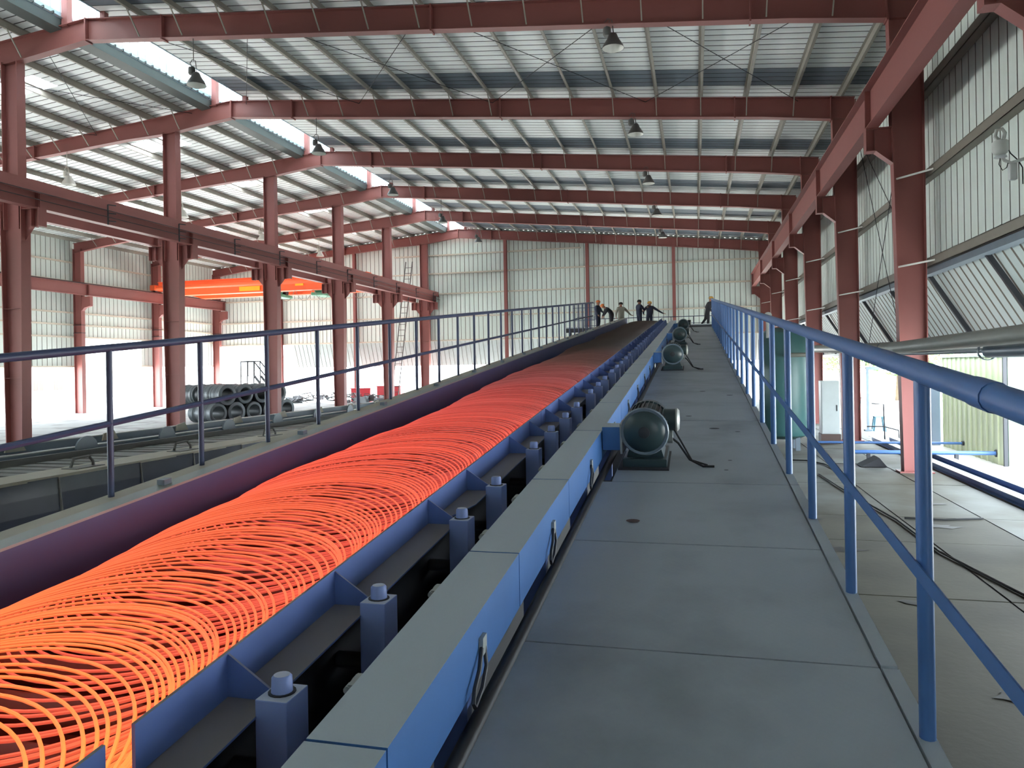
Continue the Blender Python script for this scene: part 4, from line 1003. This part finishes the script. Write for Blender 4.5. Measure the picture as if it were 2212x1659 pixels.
for i, (pts, lb) in enumerate((([(2.6, 17.5), (2.75, 15.2), (3.0, 12.6), (3.02, 10.6), (3.3, 8.8), (3.4, 6.4), (3.7, 4.0)], 'long black cable snaking along the floor slabs'), ([(3.15, 12.8), (3.7, 12.75), (4.3, 12.95)], 'short black cable across the floor slabs'), ([(2.2, 20.0), (2.7, 19.9), (3.0, 19.2), (3.05, 18.4)], 'thin black cable curling beside the open pit'))):
    o = MB().tube([(a, b, FLOOR + .02) for a, b in pts], .016, 6).build('floor_cable', 'cable'); tag(o, lb, 'cable')
# small rag-like stains are dark puddles of grease with their own outline
for i, (xx, yv, s_) in enumerate(((1.9, 10.6, .30), (2.2, 8.4, .26), (3.5, 12.3, .34), (4.1, 9.6, .24), (2.3, 6.2, .28), (4.0, 14.2, .2), (1.7, 12.6, .25))):
    rr = random.Random(i); b = MB(); n_ = 14
    b.add([(xx, yv, FLOOR + .0065)] + [(xx + s_ * rr.uniform(.4, 1) * cos(2 * pi * j / n_), yv + .6 * s_ * rr.uniform(.4, 1) * sin(2 * pi * j / n_), FLOOR + .006) for j in range(n_)], [(0, 1 + j, 1 + (j + 1) % n_) for j in range(n_)])
    unroot(b.build('grease_patch', 'black'), fl)
# wall camera on a bracket
dv = thing('wall_camera', 'pale grey surveillance camera on a bent bracket on the right wall', 'camera', (4.80, 13.45, 3.40))
MB().lathe([(0, .10), (.10, .10), (.115, .08), (.115, -.06), (.10, -.10), (.06, -.13), (0, -.13)], 20).build('dome_housing', 'device_grey', dv)
MB().lathe([(0, -.13), (.085, -.14), (.095, -.165), (.06, -.18), (0, -.18)], 18).build('dome_cap', 'cabinet_grey', dv)
MB().tube([(-.01, 0, .10), (-.07, 0, .17), (-.05, 0, .27), (.03, 0, .29), (.07, 0, .22), (.05, 0, .13)], .03, 10).build('swivel_clamp', 'device_grey', dv)
MB().tube([(.02, 0, -.16), (.06, 0, -.22), (.14, -.02, -.27), (.22, -.03, -.25), (.42, -.03, -.20)], .028, 8).build('bracket_arm', 'device_grey', dv)
MB().box(.10, .21, -.09, .01, -.55, -.29).build('junction_box', 'cabinet_grey', dv, bevel=.01)
MB().tube([(.0, 0, -.16), (-.03, -.02, -.28), (.02, -.02, -.38), (.08, -.02, -.34), (.10, -.02, -.26)], .007, 6).build('cable_loop', 'cable', dv)
MB().tube([(.08, 0, .02), (.14, -.02, -.12), (.24, -.03, -.24), (.30, -.03, -.36), (.30, -.03, -.62)], .010, 6).build('feed_cable', 'cable', dv)

# ------------------------------------------------------------------ outdoors
hb = thing('plaster_house', 'pale house with two brown windows beyond the left opening', 'building', (-64, 60, FLOOR - .06))
MB().box(-4, 0, -22, 14, 0, 3.6).build('wall', 'plaster', hb); MB().prism([(-5, 3.6), (.6, 3.6), (-2, 5.0)], 'y', -22.5, 14.5).build('roof', 'plaster', hb)
for yv in (.6, 3.0):
    f_ = MB().box(0, .06, yv - .55, yv + .55, .95, 1.95).build('window', 'window_brown', hb); MB().box(.06, .08, yv - .03, yv + .03, .98, 1.92).build('mullion', 'plaster', f_)
def tree(x, yv, h_, r_, seed, label):
    rr = random.Random(seed); o = thing('tree', label, 'tree', (x, yv, FLOOR - .06), group='trees beyond the right wall')
    MB().tube([(0, 0, 0), (.1, .05, h_ * .3), (-.05, .1, h_ * .6)], .16, 10, r2=.08).build('trunk', 'bark', o)
    for i in range(5):
        a = rr.uniform(0, 6.3); MB().tube([(0, .05, h_ * .35 + .2 * i), (cos(a) * r_ * .4, sin(a) * r_ * .4, h_ * .55 + .2 * i), (cos(a) * r_ * .7, sin(a) * r_ * .7, h_ * .7 + .2 * i)], .06, 6, r2=.02).build('branch', 'bark', o)
    vs = []; fs = []
    for i in range(2600):
        while True:
            p = Vector((rr.uniform(-1, 1), rr.uniform(-1, 1), rr.uniform(-1, 1)))
            if .35 < p.length < 1 and rr.random() < .35 + .65 * abs(sin(p.x * 4 + seed) * cos(p.y * 5) + .3 * p.z): break
        c = Vector((p.x * r_, p.y * r_, h_ * .66 + p.z * h_ * .36)); d = Vector((rr.gauss(0, 1), rr.gauss(0, 1), rr.gauss(0, .6))).normalized(); e = d.orthogonal().normalized(); s_ = rr.uniform(.10, .2)
        k = len(vs); vs += [c - d * s_, c + e * s_ * .5, c + d * s_, c - e * s_ * .5]; fs.append((k, k + 1, k + 2, k + 3))
    tag(MB().add(vs, fs).build('foliage', 'leaf', o), kind='stuff')
tree(12.5, 52, 5.4, 2.6, 1, 'leafy green tree beyond the right wall, nearest the gate frame')
tree(16.5, 60, 6.2, 3.0, 2, 'leafy green tree beyond the right wall, behind the blue posts')
tree(11.0, 62, 5.6, 2.6, 3, 'leafy green tree seen between the tank and the railing')
tree(8.6, 70, 5.6, 2.8, 4, 'leafy green tree farthest away, near the end of the right railing')
